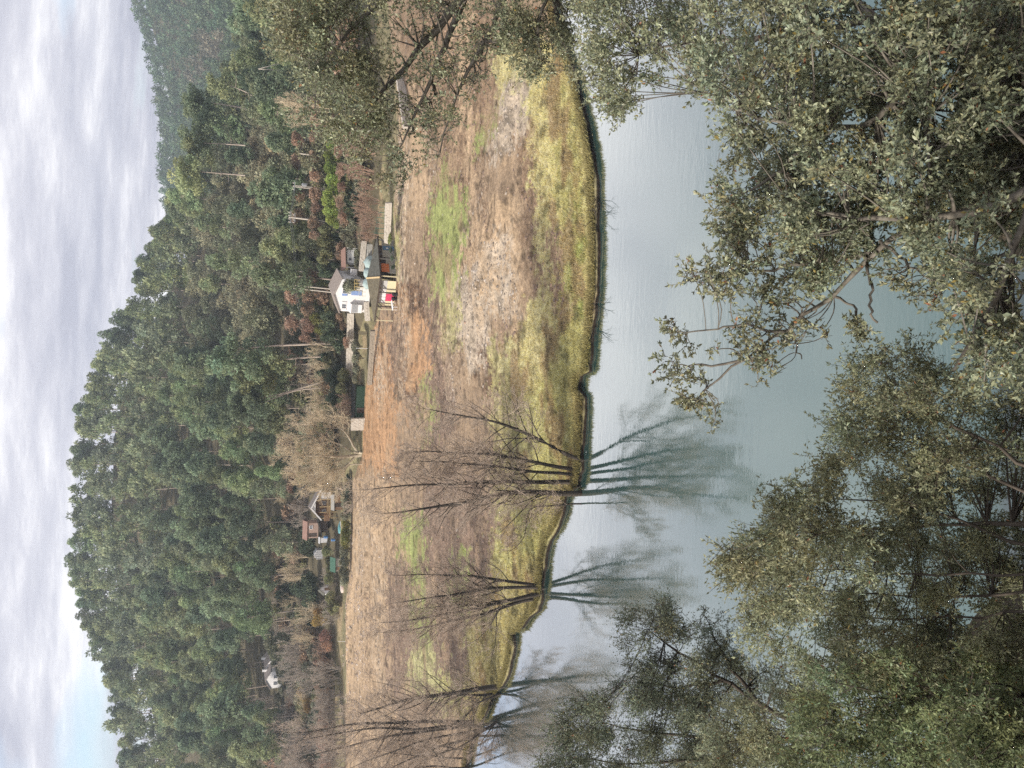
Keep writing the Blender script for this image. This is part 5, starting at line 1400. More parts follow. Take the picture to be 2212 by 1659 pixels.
stem_tree('alder_tree', 'large bare alder with five stems, one leaning far right, at the water edge', 'tree', ALD,
          [([(1250, 995), (1190, 965), (1149, 940), (1095, 918), (1027, 902), (945, 888), (905, 882)], .24, 26, 4.0),
           ([(1250, 1014), (1196, 1011), (1163, 998), (1100, 987), (1040, 980), (986, 978), (880, 974)], .24, 30, 4.0),
           ([(1250, 1028), (1218, 1023), (1122, 1016), (1054, 1005), (1002, 1000), (935, 998), (890, 996)], .20, 26, 3.6),
           ([(1246, 1042), (1122, 1040), (1013, 1043), (931, 1047), (866, 1049), (822, 1055), (780, 1057)], .28, 36, 4.4),
           ([(1236, 1066), (1122, 1063), (1076, 1064), (1035, 1079), (986, 1090), (931, 1097), (876, 1104), (822, 1110)], .36, 32, 4.4),
           ([(1160, 1066), (1144, 1085), (1133, 1101), (1100, 1130), (1070, 1160)], .12, 14, 3.0),
           ([(1138, 1094), (1136, 1120), (1140, 1150), (1130, 1172), (1096, 1196)], .10, 14, 2.6)], m_darkbark, m_alder, yA, 41)
yB = bank_y(1170, 1272)
stem_tree('alder_tree', 'bare alder with five straight stems fanning upward, middle of the bank alders', 'tree', ALD,
          [([(1160, 1267), (1128, 1260), (1095, 1253), (1040, 1248), (1000, 1242), (931, 1241), (850, 1243)], .20, 28, 3.6),
           ([(1160, 1272), (1128, 1266), (1095, 1268), (1054, 1272), (986, 1282), (918, 1294), (841, 1303)], .22, 30, 3.8),
           ([(1156, 1279), (1100, 1297), (1040, 1304), (972, 1308), (890, 1315)], .14, 22, 3.2),
           ([(1154, 1283), (1095, 1301), (1013, 1316), (945, 1331), (876, 1341), (817, 1346)], .22, 30, 3.8),
           ([(1152, 1291), (1103, 1307), (1054, 1323), (1000, 1337), (945, 1350), (888, 1360), (833, 1368)], .24, 30, 3.8)], m_darkbark, m_alder, yB, 53)
yC = bank_y(1092, 1482)
stem_tree('alder_tree', 'bare alder with two close trunks and a low bent limb, left of the bank alders', 'tree', ALD,
          [([(1092, 1480), (1040, 1488), (986, 1497), (931, 1503), (904, 1507), (849, 1518), (814, 1532), (770, 1545)], .36, 34, 4.6),
           ([(1092, 1498), (1054, 1501), (986, 1501), (945, 1501), (890, 1510)], .20, 20, 3.6),
           ([(1089, 1496), (1062, 1504), (1029, 1521), (1004, 1548), (980, 1575)], .18, 20, 3.4),
           ([(1035, 1487), (1015, 1470), (1000, 1452), (975, 1440)], .10, 14, 3.0),
           ([(905, 1507), (880, 1490), (850, 1480), (800, 1470)], .10, 14, 3.0)], m_darkbark, m_alder, yC, 67)
stem_tree('alder_tree', 'bare tree leaning low over the water at the left', 'tree', ALD,
          [([(1086, 1500), (1086, 1534), (1076, 1559), (1040, 1583), (1008, 1605), (972, 1624), (931, 1632)], .20, 26, 3.6),
           ([(1078, 1556), (1054, 1580), (1042, 1600), (1036, 1625)], .12, 16, 3.0)], m_darkbark, m_alder, yC + 1.5, 71, up=.05)
yE = bank_y(1036, 1564)
stem_tree('alder_tree', 'tall group of slim bare alders at the left edge behind the leaning tree', 'tree', ALD,
          [([(1036, 1560), (1000, 1558), (900, 1560), (794, 1561), (710, 1571), (662, 1585), (617, 1583)], .30, 26, 5.0),
           ([(1034, 1566), (985, 1567), (904, 1576), (806, 1572), (713, 1586), (650, 1600)], .24, 22, 4.6),
           ([(1034, 1570), (950, 1575), (870, 1585), (795, 1600), (713, 1622), (640, 1640)], .24, 22, 4.8),
           ([(1030, 1578), (950, 1590), (880, 1612), (800, 1640), (740, 1668)], .18, 18, 4.4),
           ([(1026, 1590), (940, 1616), (860, 1650), (800, 1690)], .18, 16, 4.4)], m_darkbark, m_alder, yE, 83)
yG = bank_y(1014, 1640)
stem_tree('alder_tree', 'bare twiggy alders filling the far left edge over the river bend', 'tree', ALD,
          [([(1010, 1640), (940, 1634), (880, 1630), (820, 1626)], .14, 30, 4.0), ([(1006, 1660), (930, 1655), (850, 1662), (790, 1655)], .16, 30, 4.2), ([(1008, 1620), (950, 1612), (900, 1600), (860, 1600)], .12, 26, 3.6)], m_darkbark, m_alder, yG, 97)
# the pale plane tree at the top of the field
PT = stem_tree('plane_tree', 'large bare pale plane tree with spreading limbs above the orange soil', 'tree', None,
          [([(793, 980), (778, 981), (765, 985), (748, 988), (720, 986), (680, 984), (640, 985), (615, 984)], .52, 30, 5.5),
           ([(767, 980), (762, 958), (750, 936), (733, 921), (706, 911), (670, 905), (640, 905)], .30, 30, 5.0),
           ([(764, 985), (756, 1001), (738, 1013), (706, 1024), (675, 1040), (650, 1050)], .30, 28, 5.0),
           ([(762, 980), (748, 965), (722, 956), (690, 948), (650, 940), (625, 940)], .26, 30, 5.0),
           ([(756, 984), (740, 992), (715, 1003), (690, 1008), (655, 1012), (630, 1008)], .24, 30, 5.0),
           ([(752, 1003), (740, 1022), (728, 1038), (712, 1052), (690, 1062)], .18, 24, 4.5)], m_palebark, m_paletwig, 152.5, 111, lo=.30, tr=.014)
# tall pale pine trunks that stand out at the foot of the wood
def lone_pine(label, line, y, crown_pts, i, bark=None, r0=.26):
    W = np.array([at_y(X, Y, y) for X, Y in line]); org = W[0].copy(); t = thing('pine_tree', label, 'pine tree', org, 0, 'pines with long pale trunks')
    P = spline(W - org, 12); f = np.linspace(0, 1, 12); P[0][2] -= 1.0; rr = np.random.default_rng(i)
    ls = [(P, r0 * (1 - .7 * f))]
    for q in range(9):
        a = int(3 + 8 * rr.random()); e = P[a] + np.array([rr.normal(), rr.normal(), .2 * rr.normal()]) * 1.2; ls.append((np.stack([P[a], (P[a] + e) / 2 + [0, 0, -.1], e]), np.array([.05, .035, .012])))
    obj('trunk', tube_mesh('trunk', ls, 6), bark or m_ptrunk, t)
    if crown_pts:
        C = np.array([at_y(X, Y, y + rr.normal() * 1.2) - org for X, Y, n in crown_pts for _ in range(n)]) + rr.normal(size=(sum(n for *_, n in crown_pts), 3)) * np.array([1.3, 1.3, 1.0])
        g = clump_leaves(rr, C, 1.0 + .55 * rr.random(len(C)), 120, .6, .3, PBASE[i % 8], flat=.68)
        obj('crown', leaf_mesh('crown', g), m_pine, t)
lone_pine('tall pine with a long pale leaning trunk left of the double pole', [(706, 741), (640, 745), (600, 746), (540, 752), (490, 757)], 160, [(500, 750, 8), (478, 770, 8), (520, 780, 7), (545, 800, 6), (560, 770, 5), (490, 795, 6)], 1, r0=.30)
lone_pine('pine with a pale trunk and a tuft of low green branches', [(682, 770), (620, 776), (560, 782), (520, 786)], 163, [(598, 782, 4), (560, 806, 8), (530, 812, 8), (580, 820, 6), (610, 800, 3)], 2)
lone_pine('pine with a pale slanting trunk in front of the dark wood', [(690, 838), (640, 842), (590, 860), (545, 884)], 166, [(540, 890, 8), (520, 870, 7), (560, 905, 6), (500, 895, 6)], 3, r0=.2)
lone_pine('leaning dark trunked pine behind the bare pale trees', [(690, 826), (650, 838), (610, 850), (560, 862)], 170, [(540, 855, 8), (520, 870, 6), (560, 880, 5)], 4)
lone_pine('broad pine with a bent white trunk at the right end of the wood', [(562, 244), (520, 232), (480, 226), (445, 220)], 200, [(420, 205, 8), (410, 225, 8), (430, 240, 8), (450, 250, 8), (470, 255, 5), (440, 215, 6), (425, 262, 5)], 7)
lone_pine('slim pine with a long white trunk above the bright hedge', [(520, 378), (470, 374), (420, 370)], 196, [(400, 370, 8), (410, 350, 6), (425, 385, 6), (395, 390, 6)], 2, r0=.18)
lone_pine('slim pine with a white trunk right of the ladder pole', [(520, 313), (480, 311), (440, 309)], 196, [(425, 310, 7), (440, 290, 6), (410, 296, 6), (450, 325, 5)], 0, r0=.18)
lone_pine('bent dead pine trunk leaning at the right of the wood', [(555, 215), (535, 200), (510, 190), (480, 178)], 188, [(470, 170, 5), (480, 190, 4), (500, 165, 4)], 6, r0=.14)

# ================================================================== GRASS, STONES, DEAD WOOD ON THE FIELD
grng = np.random.default_rng(55)
def field_xy(n, ymax=45):
    t = grng.uniform(-.56, .58, n); s = ymax * grng.random(n) ** 1.25 + .15
    yb = np.interp(t, BT, BY); y = yb + s; return t * y, y, s
def tufts(n, ymax, hmin, hmax, keep, blades, wid, colf):
    x, y, s = field_xy(n, ymax); c, veg = field_paint(x, y); ok = keep(veg, s); x, y, s, c = x[ok], y[ok], s[ok], c[ok]
    z = land(x, y); m = len(x)
    z = np.where(s < .75, np.interp(s, [0, .05, .09, .15, .4, .75], [0, .10, .22, .38, .46, .48]), z) - .04
    P = np.repeat(np.stack([x, y, z], 1), blades, 0) + grng.normal(size=(m * blades, 3)) * np.array([.09, .09, 0])
    D = unit(np.stack([grng.normal(size=m * blades) * .5, grng.normal(size=m * blades) * .5 - .15, np.ones(m * blades)], 1))
    h = np.repeat(hmin + (hmax - hmin) * grng.random(m), blades) * (.6 + .7 * grng.random(m * blades))
    V, t_, q, k = leaf_geo(P, D, unit(grng.normal(size=(m * blades, 3)) + [0, -1, .3]), h, wid * (.6 + .8 * grng.random(m * blades)), four=False)
    cc = np.repeat(colf(c), blades, 0) * (.7 + .65 * grng.random((m * blades, 1)))
    return V, t_, np.repeat(np.clip(cc, .01, .7), 4, 0)
m_grass = mat_leaf('grass_blades', (1.12, 1.12, 1.12), rough=.8, spec=.1, trans=.45, under=1.0, var=False)
ts = [tufts(80000, 24, .10, .34, lambda v, s: (v > .7) & (grng.random(len(v)) < 1.15 - s / 30), 3, .05, lambda c: c * np.array([1.22, 1.20, 1.14]) + np.where(grng.random((len(c), 1)) < .25, np.array([[.10, .07, .02]]), 0)),
      tufts(15000, .8, .14, .55, lambda v, s: grng.random(len(v)) < .55, 6, .05, lambda c: c * .35 + np.array([.24, .205, .085]) * grng.uniform(.6, 1.2, (len(c), 1))),
      tufts(26000, 60, .15, .5, lambda v, s: (v > .3) & (v < .5), 2, .035, lambda c: c * .5 + np.array([.10, .065, .045]))]
off = 0; VV = []; TT = []; CC = []
for V, t_, c in ts: VV.append(V); TT.append(t_ + off); CC.append(c); off += len(V)
gr = obj('grass', new_mesh('grass', np.concatenate(VV), tris=np.concatenate(TT), col=np.concatenate(CC)), m_grass)
tag(gr, 'rough yellow-green grass and dead weeds over the river meadow', 'grass', kind='stuff')
# stones and clods
def rocks(n, smin, smax, keep, colf, seed):
    rr = np.random.default_rng(seed); x, y, s = field_xy(n, 100); X, Y = project(np.stack([x, y, 0 * x + 1.6], 1)); ok = keep(X, Y) ; x, y = x[ok], y[ok]; m = len(x)
    base_v = np.array([(1, 0, 0), (.3, .95, .1), (-.8, .6, 0), (-.8, -.6, .05), (.3, -.95, 0), (.4, .3, .7), (-.5, .1, .75), (.1, -.5, .65)])
    base_f = np.array([(0, 1, 5), (1, 2, 6), (1, 6, 5), (2, 3, 6), (3, 4, 7), (3, 7, 6), (4, 0, 7), (0, 5, 7), (5, 6, 7)])
    sz = smin + (smax - smin) * rr.random(m) ** 3; a = rr.random(m) * 6.28
    V = base_v[None] + rr.normal(size=(m, 8, 3)) * .16
    V = V * (sz[:, None, None] * np.stack([1 + .4 * rr.random(m), .8 + .4 * rr.random(m), .55 + .5 * rr.random(m)], 1)[:, None, :])
    ca, sa = np.cos(a)[:, None], np.sin(a)[:, None]
    V = np.stack([V[..., 0] * ca - V[..., 1] * sa, V[..., 0] * sa + V[..., 1] * ca, V[..., 2]], -1) + np.stack([x, y, land(x, y) - sz * .12], 1)[:, None, :]
    T = (np.arange(m) * 8)[:, None, None] + base_f[None]
    c = np.array(colf)[rr.integers(len(colf), size=m)] * rr.uniform(.6, 1.25, (m, 1))
    return V.reshape(-1, 3), T.reshape(-1, 3), np.repeat(np.clip(c, .02, .8), 8, 0)
def in_zones(names): 
    def f(X, Y):
        k = np.zeros(len(X), bool)
        for s, poly in ZONES:
            m = inpoly(X, Y, poly); k = np.where(m, s in names, k)
        return k & (grng.random(len(X)) < .8) | ((grng.random(len(X)) < .02) & (X < 1110))
    return f
m_rock, nt, b, o_ = mat_new('field_stones'); at = nt.nodes.new('ShaderNodeAttribute'); at.attribute_name = 'Col'
nt.links.new(at.outputs['Color'], b.inputs['Base Color']); b.inputs['Roughness'].default_value = .95
V1 = rocks(60000, .04, .22, in_zones(('rubble', 'pale')), [(.36, .30, .24), (.30, .245, .19), (.22, .175, .135), (.42, .36, .30)], 1)
V2 = rocks(36000, .04, .22, in_zones(('dark', 'brown', 'purple', 'earth')), [(.16, .11, .085), (.22, .155, .12), (.3, .2, .14)], 2)
V3 = rocks(60000, .05, .28, lambda X, Y: (X < 800) & (Y > 1160) & (Y < 1600) & (fbm(X / 9, Y / 26, 9) > .5), [(.42, .34, .27), (.50, .43, .36), (.33, .25, .2), (.2, .14, .11), (.36, .27, .21)], 3)
off = 0; VV = []; TT = []; CC = []
for V, t_, c in (V1, V2, V3): VV.append(V); TT.append(t_ + off); CC.append(c); off += len(V)
st = obj('rubble', new_mesh('rubble', np.concatenate(VV), tris=np.concatenate(TT), col=np.concatenate(CC)), m_rock)
tag(st, 'pale rubble stones and earth clods strewn over the cleared field', 'rubble', kind='stuff')
# drifted branches at the waterline
for k, (X, Y, lab) in enumerate(((1300, 434, 'dead branch sticking out of the water at the right of the bank'), (1300, 470, 'small dead branch in the water, second from the right'), (1300, 660, 'hooked dead branch standing in the water under the middle of the bank'), (1296, 712, 'tangle of dead twigs at the water edge, leftmost'))):
    rr = np.random.default_rng(900 + k); p = at_z(X - 8, Y, .1); o = {}
    for q in range(3): grow(rr, (0, .3, .1), (rr.normal() * .8, -1.0, .35 + .3 * rr.random()), 1.6, .04, 2, o, [3, 3], .55, .8, .25, .05)
    ob_ = obj('dead_branch', tube_mesh('dead_branch', o[2] + o[1] + o[0], 4), m_darkbark, loc=p); tag(ob_, lab, 'branch', 'dead branches at the waterline')

row('grey', [(770, 500, 22, 26), (776, 486, 22, 26), (790, 516, 16, 22), (786, 556, 12, 22), (760, 560, 16, 20)], None, 'on the terraces right of the gabled house')
row('barepale', [(760, 480, 40, 34), (756, 455, 44, 36), (762, 430, 44, 36), (766, 400, 46, 40), (768, 366, 44, 40)], None, 'between the bright hedge and the russet thicket')

row('bare', [(648, 1396, 52, 46), (650, 1424, 44, 46), (656, 1452, 40, 46), (652, 1480, 36, 46), (656, 1508, 42, 44), (650, 1536, 50, 46), (648, 1566, 56, 46), (650, 1596, 60, 50), (650, 1630, 60, 50)], None, 'in the upper row below the hillside houses')
row('barepale', [(676, 1384, 40, 50), (680, 1412, 40, 46), (678, 1440, 36, 46), (682, 1468, 40, 46), (680, 1500, 44, 46), (682, 1530, 44, 46), (684, 1560, 46, 50)], None, 'in the middle row below the hillside houses')
row('barerusset', [(716, 1400, 36, 46), (720, 1432, 38, 44), (716, 1462, 36, 44), (722, 1494, 36, 46), (720, 1528, 38, 46)], None, 'in the lower row behind the yellow-green strip')
row('olive', [(668, 1400, 26, 34), (666, 1436, 22, 34), (668, 1470, 24, 34), (700, 1456, 24, 34), (702, 1500, 26, 34), (668, 1520, 26, 34)], None, 'between the bare bushes below the hillside houses')

row('grey', [(612, 1446, 16, 26), (614, 1466, 14, 24), (616, 1492, 14, 26), (613, 1506, 20, 22), (607, 1428, 22, 24)], None, 'close below the walls of the hillside houses')

# ================================================================== THE NEAR TREES ON THE STEEP BANK
m_nleaf = mat_leaf('evergreen_leaf', (1, 1, 1), rough=.42, spec=.5, trans=.32, under=1.25, var=False)
m_nleaf1 = mat_leaf('evergreen_leaf_single', (1, 1, 1), rough=.42, spec=.5, trans=.26, under=1.35, var=True)
m_wleaf = mat_leaf('willow_leaf', (1, 1, 1), rough=.5, spec=.4, trans=.42, under=1.15, var=False)
m_dleaf = mat_leaf('dark_small_leaf', (1, 1, 1), rough=.5, spec=.4, trans=.26, under=1.15, var=False)
m_nbark = mat_simple('lichen_bark', (.22, .20, .165), (.09, .075, .06), scale=9, rough=.95, bmp=.6, dist=.01)
m_nbark2 = mat_simple('brown_stem', (.15, .125, .10), (.075, .06, .048), scale=8, rough=.9, bmp=.4, dist=.01)

def poly_points(rng, poly, n):
    p = np.array(poly, float); lo = p.min(0); hi = p.max(0); out = []
    while len(out) < n:
        q = lo + (hi - lo) * rng.random((n * 3, 2)); m = inpoly(q[:, 0], q[:, 1], poly); out += list(q[m])
    return np.array(out[:n])
def near_tree(name, label, cat, seed, limbs, patches, leaf, base_c, mleaf, mbark, foot=None, singles=0, four=True, group=None, twigr=.0035, upl=.35, sparse_twigs=1.0):
    """limbs: [(measured points with distance (X, Y, y)..., r0, r1)]; patches: [(polygon, y near, y far, cluster radius m, coverage)]"""
    rng = np.random.default_rng(seed)
    LL = [np.array([at_y(X, Y, y) for X, Y, y in pts]) for pts, r0, r1 in limbs]
    org = LL[0][0].copy() if foot is None else np.array(foot, float)
    org[2] = float(near_land(np.array(org[0]), np.array(org[1])))
    t = thing(name, label, cat, org, 0, group)
    nodes = []
    for (pts, r0, r1), W in zip(limbs, LL):
        W = W - org
        k = max(10, 3 * len(W)); P = spline(W, k); f = np.linspace(0, 1, k)
        P[1:-1] += rng.normal(size=(k - 2, 3)) * .018
        nodes += [(q, r0 + (r1 - r0) * g) for q, g in zip(P, f)]
        obj('trunk' if r0 > .09 else 'branch', tube_mesh('branch', [(P, (r0 + (r1 - r0) * f) * (1 + .08 * rng.normal(size=k)))], 8), mbark, t)
    NP = np.array([q for q, r in nodes]); NR = np.array([r for q, r in nodes])
    Ll, Wl = leaf
    LP, LD, LN, LS, LC, tw = [], [], [], [], [], []
    for poly, ya, yb, cr, cov in patches:
        p = np.array(poly, float); area = .5 * abs(np.dot(p[:, 0], np.roll(p[:, 1], 1)) - np.dot(p[:, 1], np.roll(p[:, 0], 1)))
        ym = (ya + yb) / 2; cX, cY = p.mean(0); d = np.linalg.norm(at_y(cX, cY, ym) - EYE); s = F / d
        nb = max(3, int(area / (math.pi * (cr * s * .72) ** 2) * 2.5)); nleaf = int(area / s ** 2 * cov / (Ll * Wl * .40)); per = max(10, nleaf // nb)
        uv = poly_points(rng, poly, nb)
        for X, Y in uv:
            f = np.clip(.5 + .28 * rng.normal(), 0, 1); c = at_y(X, Y, ya + (yb - ya) * f) - org
            dd = NP - c; j = int(np.argmin((dd ** 2).sum(1) + .5 * np.maximum(NP[:, 2] - c[2], 0) ** 2)); b0 = NP[j]
            mid = b0 * .5 + c * .5 + np.array([0, 0, -.06]) + rng.normal(size=3) * .05
            rb = min(.022, NR[j] * .6)
            tw.append((spline([b0, mid, c], 6), np.linspace(rb, .006, 6)))
            out = unit(c - b0 + np.array([0, 0, .15])); nt_ = max(4, per // 13); tone = 1 + .20 * rng.normal(); hue = rng.normal() * .03
            for q in range(nt_):
                dr = unit(out * .7 + rng.normal(size=3) * .75 + np.array([0, 0, .30])); L = cr * rng.uniform(.6, 1.25); st = c + rng.normal(size=3) * cr * .28 - dr * cr * .25
                k = 3; g = np.linspace(0, 1, k)[:, None]; P = st + dr * L * g + np.array([0, 0, 1.0]) * (g ** 2) * L * .15 + rng.normal(size=(k, 3)) * .008
                if rng.random() < sparse_twigs: tw.append((P, np.linspace(twigr, twigr * .5, k)))
                m = max(4, int(per / nt_ * rng.uniform(.7, 1.3))); h = (.18 + .82 * rng.random(m)); h[:3] = 1.0
                a = h * (k - 1); i0 = np.minimum(a.astype(int), k - 2); q_ = P[i0] * (1 - (a - i0))[:, None] + P[i0 + 1] * (a - i0)[:, None]
                LP.append(q_); LD.append(unit(dr * .75 + rng.normal(size=(m, 3)) * .62 + np.array([0, 0, .05]))); LN.append(unit(rng.normal(size=(m, 3)) * .62 + np.array([0, 0, upl + .45]) - .0 * dr))
                LS.append(Ll * (.55 + .65 * rng.random(m))); v = tone * (1 + .24 * rng.normal(size=m)); hh = hue + .03 * rng.normal(size=m)
                cc = np.array(base_c)[None] * np.clip(v, .45, 1.9)[:, None] * np.stack([1 + hh * 1.4, 1 + 0 * hh, 1 - hh], 1)
                odd = rng.random(m); cc[odd < .02] = np.array([.26, .20, .06]); cc[(odd > .02) & (odd < .028)] = np.array([.28, .12, .06])
                LC.append(cc)
    LP, LD, LN, LS, LC = (np.concatenate(a) for a in (LP, LD, LN, LS, LC))
    n = len(LP); sel = np.zeros(n, bool)
    if singles:
        dist = np.linalg.norm(LP + org - EYE, axis=1); X, Y = project(LP + org); ok = (X > 0) & (X < 2200) & (Y > 5) & (Y < 1650)
        cand = np.argsort(np.where(ok, dist / LS, 1e9))[:singles * 4]; sel[rng.choice(cand, singles, replace=False)] = True
        protos = []
        for k in range(6):
            c = LC[rng.integers(n)]; V, T_, Q, kk = leaf_geo(np.zeros((1, 3)), np.array([[0, 1.0, 0]]), np.array([[0, 0, 1.0]]), np.array([1.0]), np.array([Wl / Ll * rng.uniform(.9, 1.1)]), fold=.12)
            me = new_mesh('leaf', V, quads=Q, col=np.repeat(c[None], len(V), 0)); me.materials.append(m_nleaf1); protos.append(me)
        for i in np.flatnonzero(sel):
            D = Vector(LD[i]).normalized(); S = D.cross(Vector(LN[i])).normalized(); Nn_ = S.cross(D); s = LS[i]
            o = bpy.data.objects.new('leaf', protos[i % 6]); COL.objects.link(o); o.parent = t
            o.matrix_local = Matrix(((S[0] * s, D[0] * s, Nn_[0] * s, LP[i][0]), (S[1] * s, D[1] * s, Nn_[1] * s, LP[i][1]), (S[2] * s, D[2] * s, Nn_[2] * s, LP[i][2]), (0, 0, 0, 1)))
    k_ = ~sel
    V, T_, Q, kk = leaf_geo(LP[k_], LD[k_], LN[k_], LS[k_], LS[k_] * Wl / Ll * rng.uniform(.8, 1.2, k_.sum()), four=four, fold=.14)
    o = obj('foliage', new_mesh('foliage', V, tris=T_, quads=Q, col=np.repeat(np.clip(LC[k_], .01, .6), kk, 0)), mleaf, t); o['kind'] = 'stuff'
    w = obj('twigs', tube_mesh('twigs', tw, 3), mbark, t); w['kind'] = 'stuff'
    return t
OAKC = (.235, .252, .158)
# upper right: crown against the meadow and the wood
P1 = [(575, -40), (585, 0), (605, 60), (598, 110), (640, 150), (650, 235), (700, 262), (722, 305), (760, 300), (830, 250), (820, 120), (840, 60), (850, -40)]
P1b = [(722, 280), (745, 340), (800, 345), (800, 385), (870, 392), (885, 350), (860, 300), (830, 240), (770, 260)]
P1c = [(840, -30), (820, 120), (860, 250), (905, 330), (960, 345), (965, 300), (1000, 270), (990, 225), (1050, 240), (1030, 190), (1060, 160), (1050, 100), (1090, 60), (1100, -30)]
P1d = [(1080, -30), (1060, 80), (1110, 110), (1150, 170), (1190, 160), (1200, 110), (1235, 150), (1250, 100), (1225, 60), (1265, 20), (1270, -30)]
near_tree('evergreen_tree', 'evergreen tree at the upper right, its dark leafy crown overhanging the meadow view', 'tree', 1001,
          [([(1750, -330, 11), (1400, -260, 11.5), (1150, -170, 12), (1010, -20, 12), (945, 70, 12), (860, 150, 12), (800, 230, 12), (760, 280, 12)], .19, .02),
           ([(1200, -190, 12), (1000, -90, 12.5), (850, -60, 12.5), (720, 20, 12.5), (640, 90, 12.5)], .09, .015),
           ([(1010, -20, 12), (935, 165, 11.8), (900, 250, 11.8), (850, 340, 11.8)], .06, .01),
           ([(1150, -170, 12), (1080, 20, 11.6), (1010, 150, 11.6), (965, 260, 11.6), (950, 330, 11.6)], .06, .01),
           ([(1300, -220, 11.5), (1200, -40, 11.4), (1150, 60, 11.4), (1170, 130, 11.4)], .07, .012),
           ([(900, -60, 12.5), (760, 60, 12.2), (690, 150, 12.2), (680, 230, 12.2)], .05, .01)],
          [(P1, 11.2, 13.2, .30, 4.2), (P1b, 11.4, 12.4, .26, 2.6), (P1c, 11.0, 12.6, .26, 1.5), (P1d, 10.8, 12.2, .26, 4.0)],
          (.055, .025), (.238, .246, .148), m_nleaf, m_nbark, foot=None, singles=280, twigr=.004, four=False, sparse_twigs=.45)
# lower right: the big near mass
M1 = [(1262, -30), (1280, 120), (1290, 240), (1320, 250), (1400, 235), (1440, 235), (1500, 190), (1540, 185), (1560, 60), (1550, -30)]
M2 = [(1530, -30), (1525, 170), (1560, 230), (1585, 310), (1555, 390), (1558, 460), (1570, 500), (1650, 520), (1750, 470), (1760, 200), (1750, -30)]
M3 = [(1720, -30), (1730, 300), (1700, 500), (1740, 620), (1800, 600), (1850, 550), (1910, 540), (1960, 440), (1980, 200), (1980, -30)]
M4 = [(1940, -30), (1950, 300), (1940, 470), (1990, 545), (2060, 590), (2250, 560), (2260, -30)]
M5 = [(2060, 560), (2050, 640), (2050, 700), (2075, 780), (2140, 850), (2250, 830), (2250, 560)]
near_tree('evergreen_tree', 'nearest evergreen tree filling the lower right with large grey-green leaves', 'tree', 1002,
          [([(2500, 160, 4.2), (2280, 130, 5), (2050, 95, 6), (1900, 40, 7), (1760, -30, 8)], .075, .04),
           ([(2050, 95, 6), (1960, 160, 6), (1900, 270, 6), (1780, 285, 6.4), (1640, 260, 7), (1520, 200, 8)], .045, .012),
           ([(1960, 160, 6), (2000, 250, 5.4), (2010, 330, 5.3), (2010, 420, 5.3)], .035, .012),
           ([(2280, 130, 5), (2240, 400, 4.6), (2170, 600, 4.5), (2110, 720, 4.5), (2060, 800, 4.5)], .06, .01),
           ([(2240, 400, 4.6), (2080, 470, 5), (1920, 480, 5.6), (1800, 470, 6.2), (1700, 430, 6.6)], .045, .012),
           ([(1900, 40, 7), (1700, 90, 8), (1520, 80, 8.8), (1380, 120, 9.2)], .05, .012),
           ([(1780, 285, 6.4), (1700, 360, 6.8), (1600, 420, 7.2)], .03, .01)],
          [(M1, 8.0, 10.2, .26, 4.0), (M2, 6.2, 8.4, .24, 4.4), (M3, 5.4, 7.4, .22, 5.4), (M4, 4.6, 6.4, .20, 5.6), (M5, 4.2, 5.2, .18, 3.6)],
          (.054, .024), OAKC, m_nleaf, m_nbark, singles=290, four=False, sparse_twigs=.35)
# the branch reaching out over the water
O1 = [(1560, 480), (1500, 545), (1485, 600), (1515, 640), (1560, 660), (1650, 690), (1700, 660), (1740, 620), (1780, 640), (1800, 560), (1740, 470), (1650, 500)]
O2 = [(1440, 705), (1462, 690), (1505, 735), (1500, 765), (1440, 750)]
O3 = [(1434, 765), (1475, 770), (1520, 815), (1563, 860), (1560, 920), (1520, 928), (1490, 890), (1455, 845), (1436, 810)]
O4 = [(1600, 680), (1690, 670), (1790, 690), (1780, 740), (1700, 740), (1680, 800), (1630, 835), (1600, 800), (1560, 780), (1540, 740), (1580, 700)]
O5 = [(1820, 690), (1850, 683), (1885, 715), (1870, 750), (1830, 745)]
O6 = [(1900, 590), (1960, 560), (2040, 600), (2050, 650), (2000, 640), (1950, 660)]
near_tree('evergreen_tree', 'slender evergreen reaching its leafy branch leftward over the water', 'tree', 1003,
          [([(2450, 330, 4.6), (2150, 420, 5.4), (1950, 500, 6.0), (1880, 545, 6.4), (1800, 640, 6.8), (1700, 715, 7.0), (1600, 775, 7.3), (1540, 830, 7.5), (1500, 870, 7.6)], .05, .008),
           ([(1880, 545, 6.4), (1760, 560, 6.8), (1660, 585, 7.2), (1560, 590, 7.6)], .03, .008),
           ([(1700, 715, 7.0), (1600, 700, 7.3), (1520, 720, 7.6), (1460, 715, 7.8)], .02, .006),
           ([(1600, 775, 7.3), (1520, 790, 7.6), (1450, 790, 7.8)], .018, .006),
           ([(1870, 556, 6.4), (1880, 600, 6.35), (1880, 640, 6.3), (1884, 690, 6.3), (1896, 697, 6.3)], .018, .012),
           ([(1800, 640, 6.8), (1856, 672, 6.5), (1850, 715, 6.4)], .016, .008),
           ([(1710, 715, 7.0), (1725, 760, 6.9), (1732, 776, 6.9)], .016, .006),
           ([(1900, 520, 6.2), (1990, 590, 5.8), (2020, 620, 5.7)], .02, .006)],
          [(O1, 6.4, 7.8, .20, 2.4), (O2, 7.4, 8.0, .15, 2.0), (O3, 7.2, 8.0, .15, 2.0), (O4, 6.6, 7.6, .15, 1.3), (O5, 6.2, 6.6, .13, 2.4), (O6, 5.5, 6.2, .14, 1.4)],
          (.052, .022), (.245, .250, .150), m_nleaf, m_nbark, singles=220)
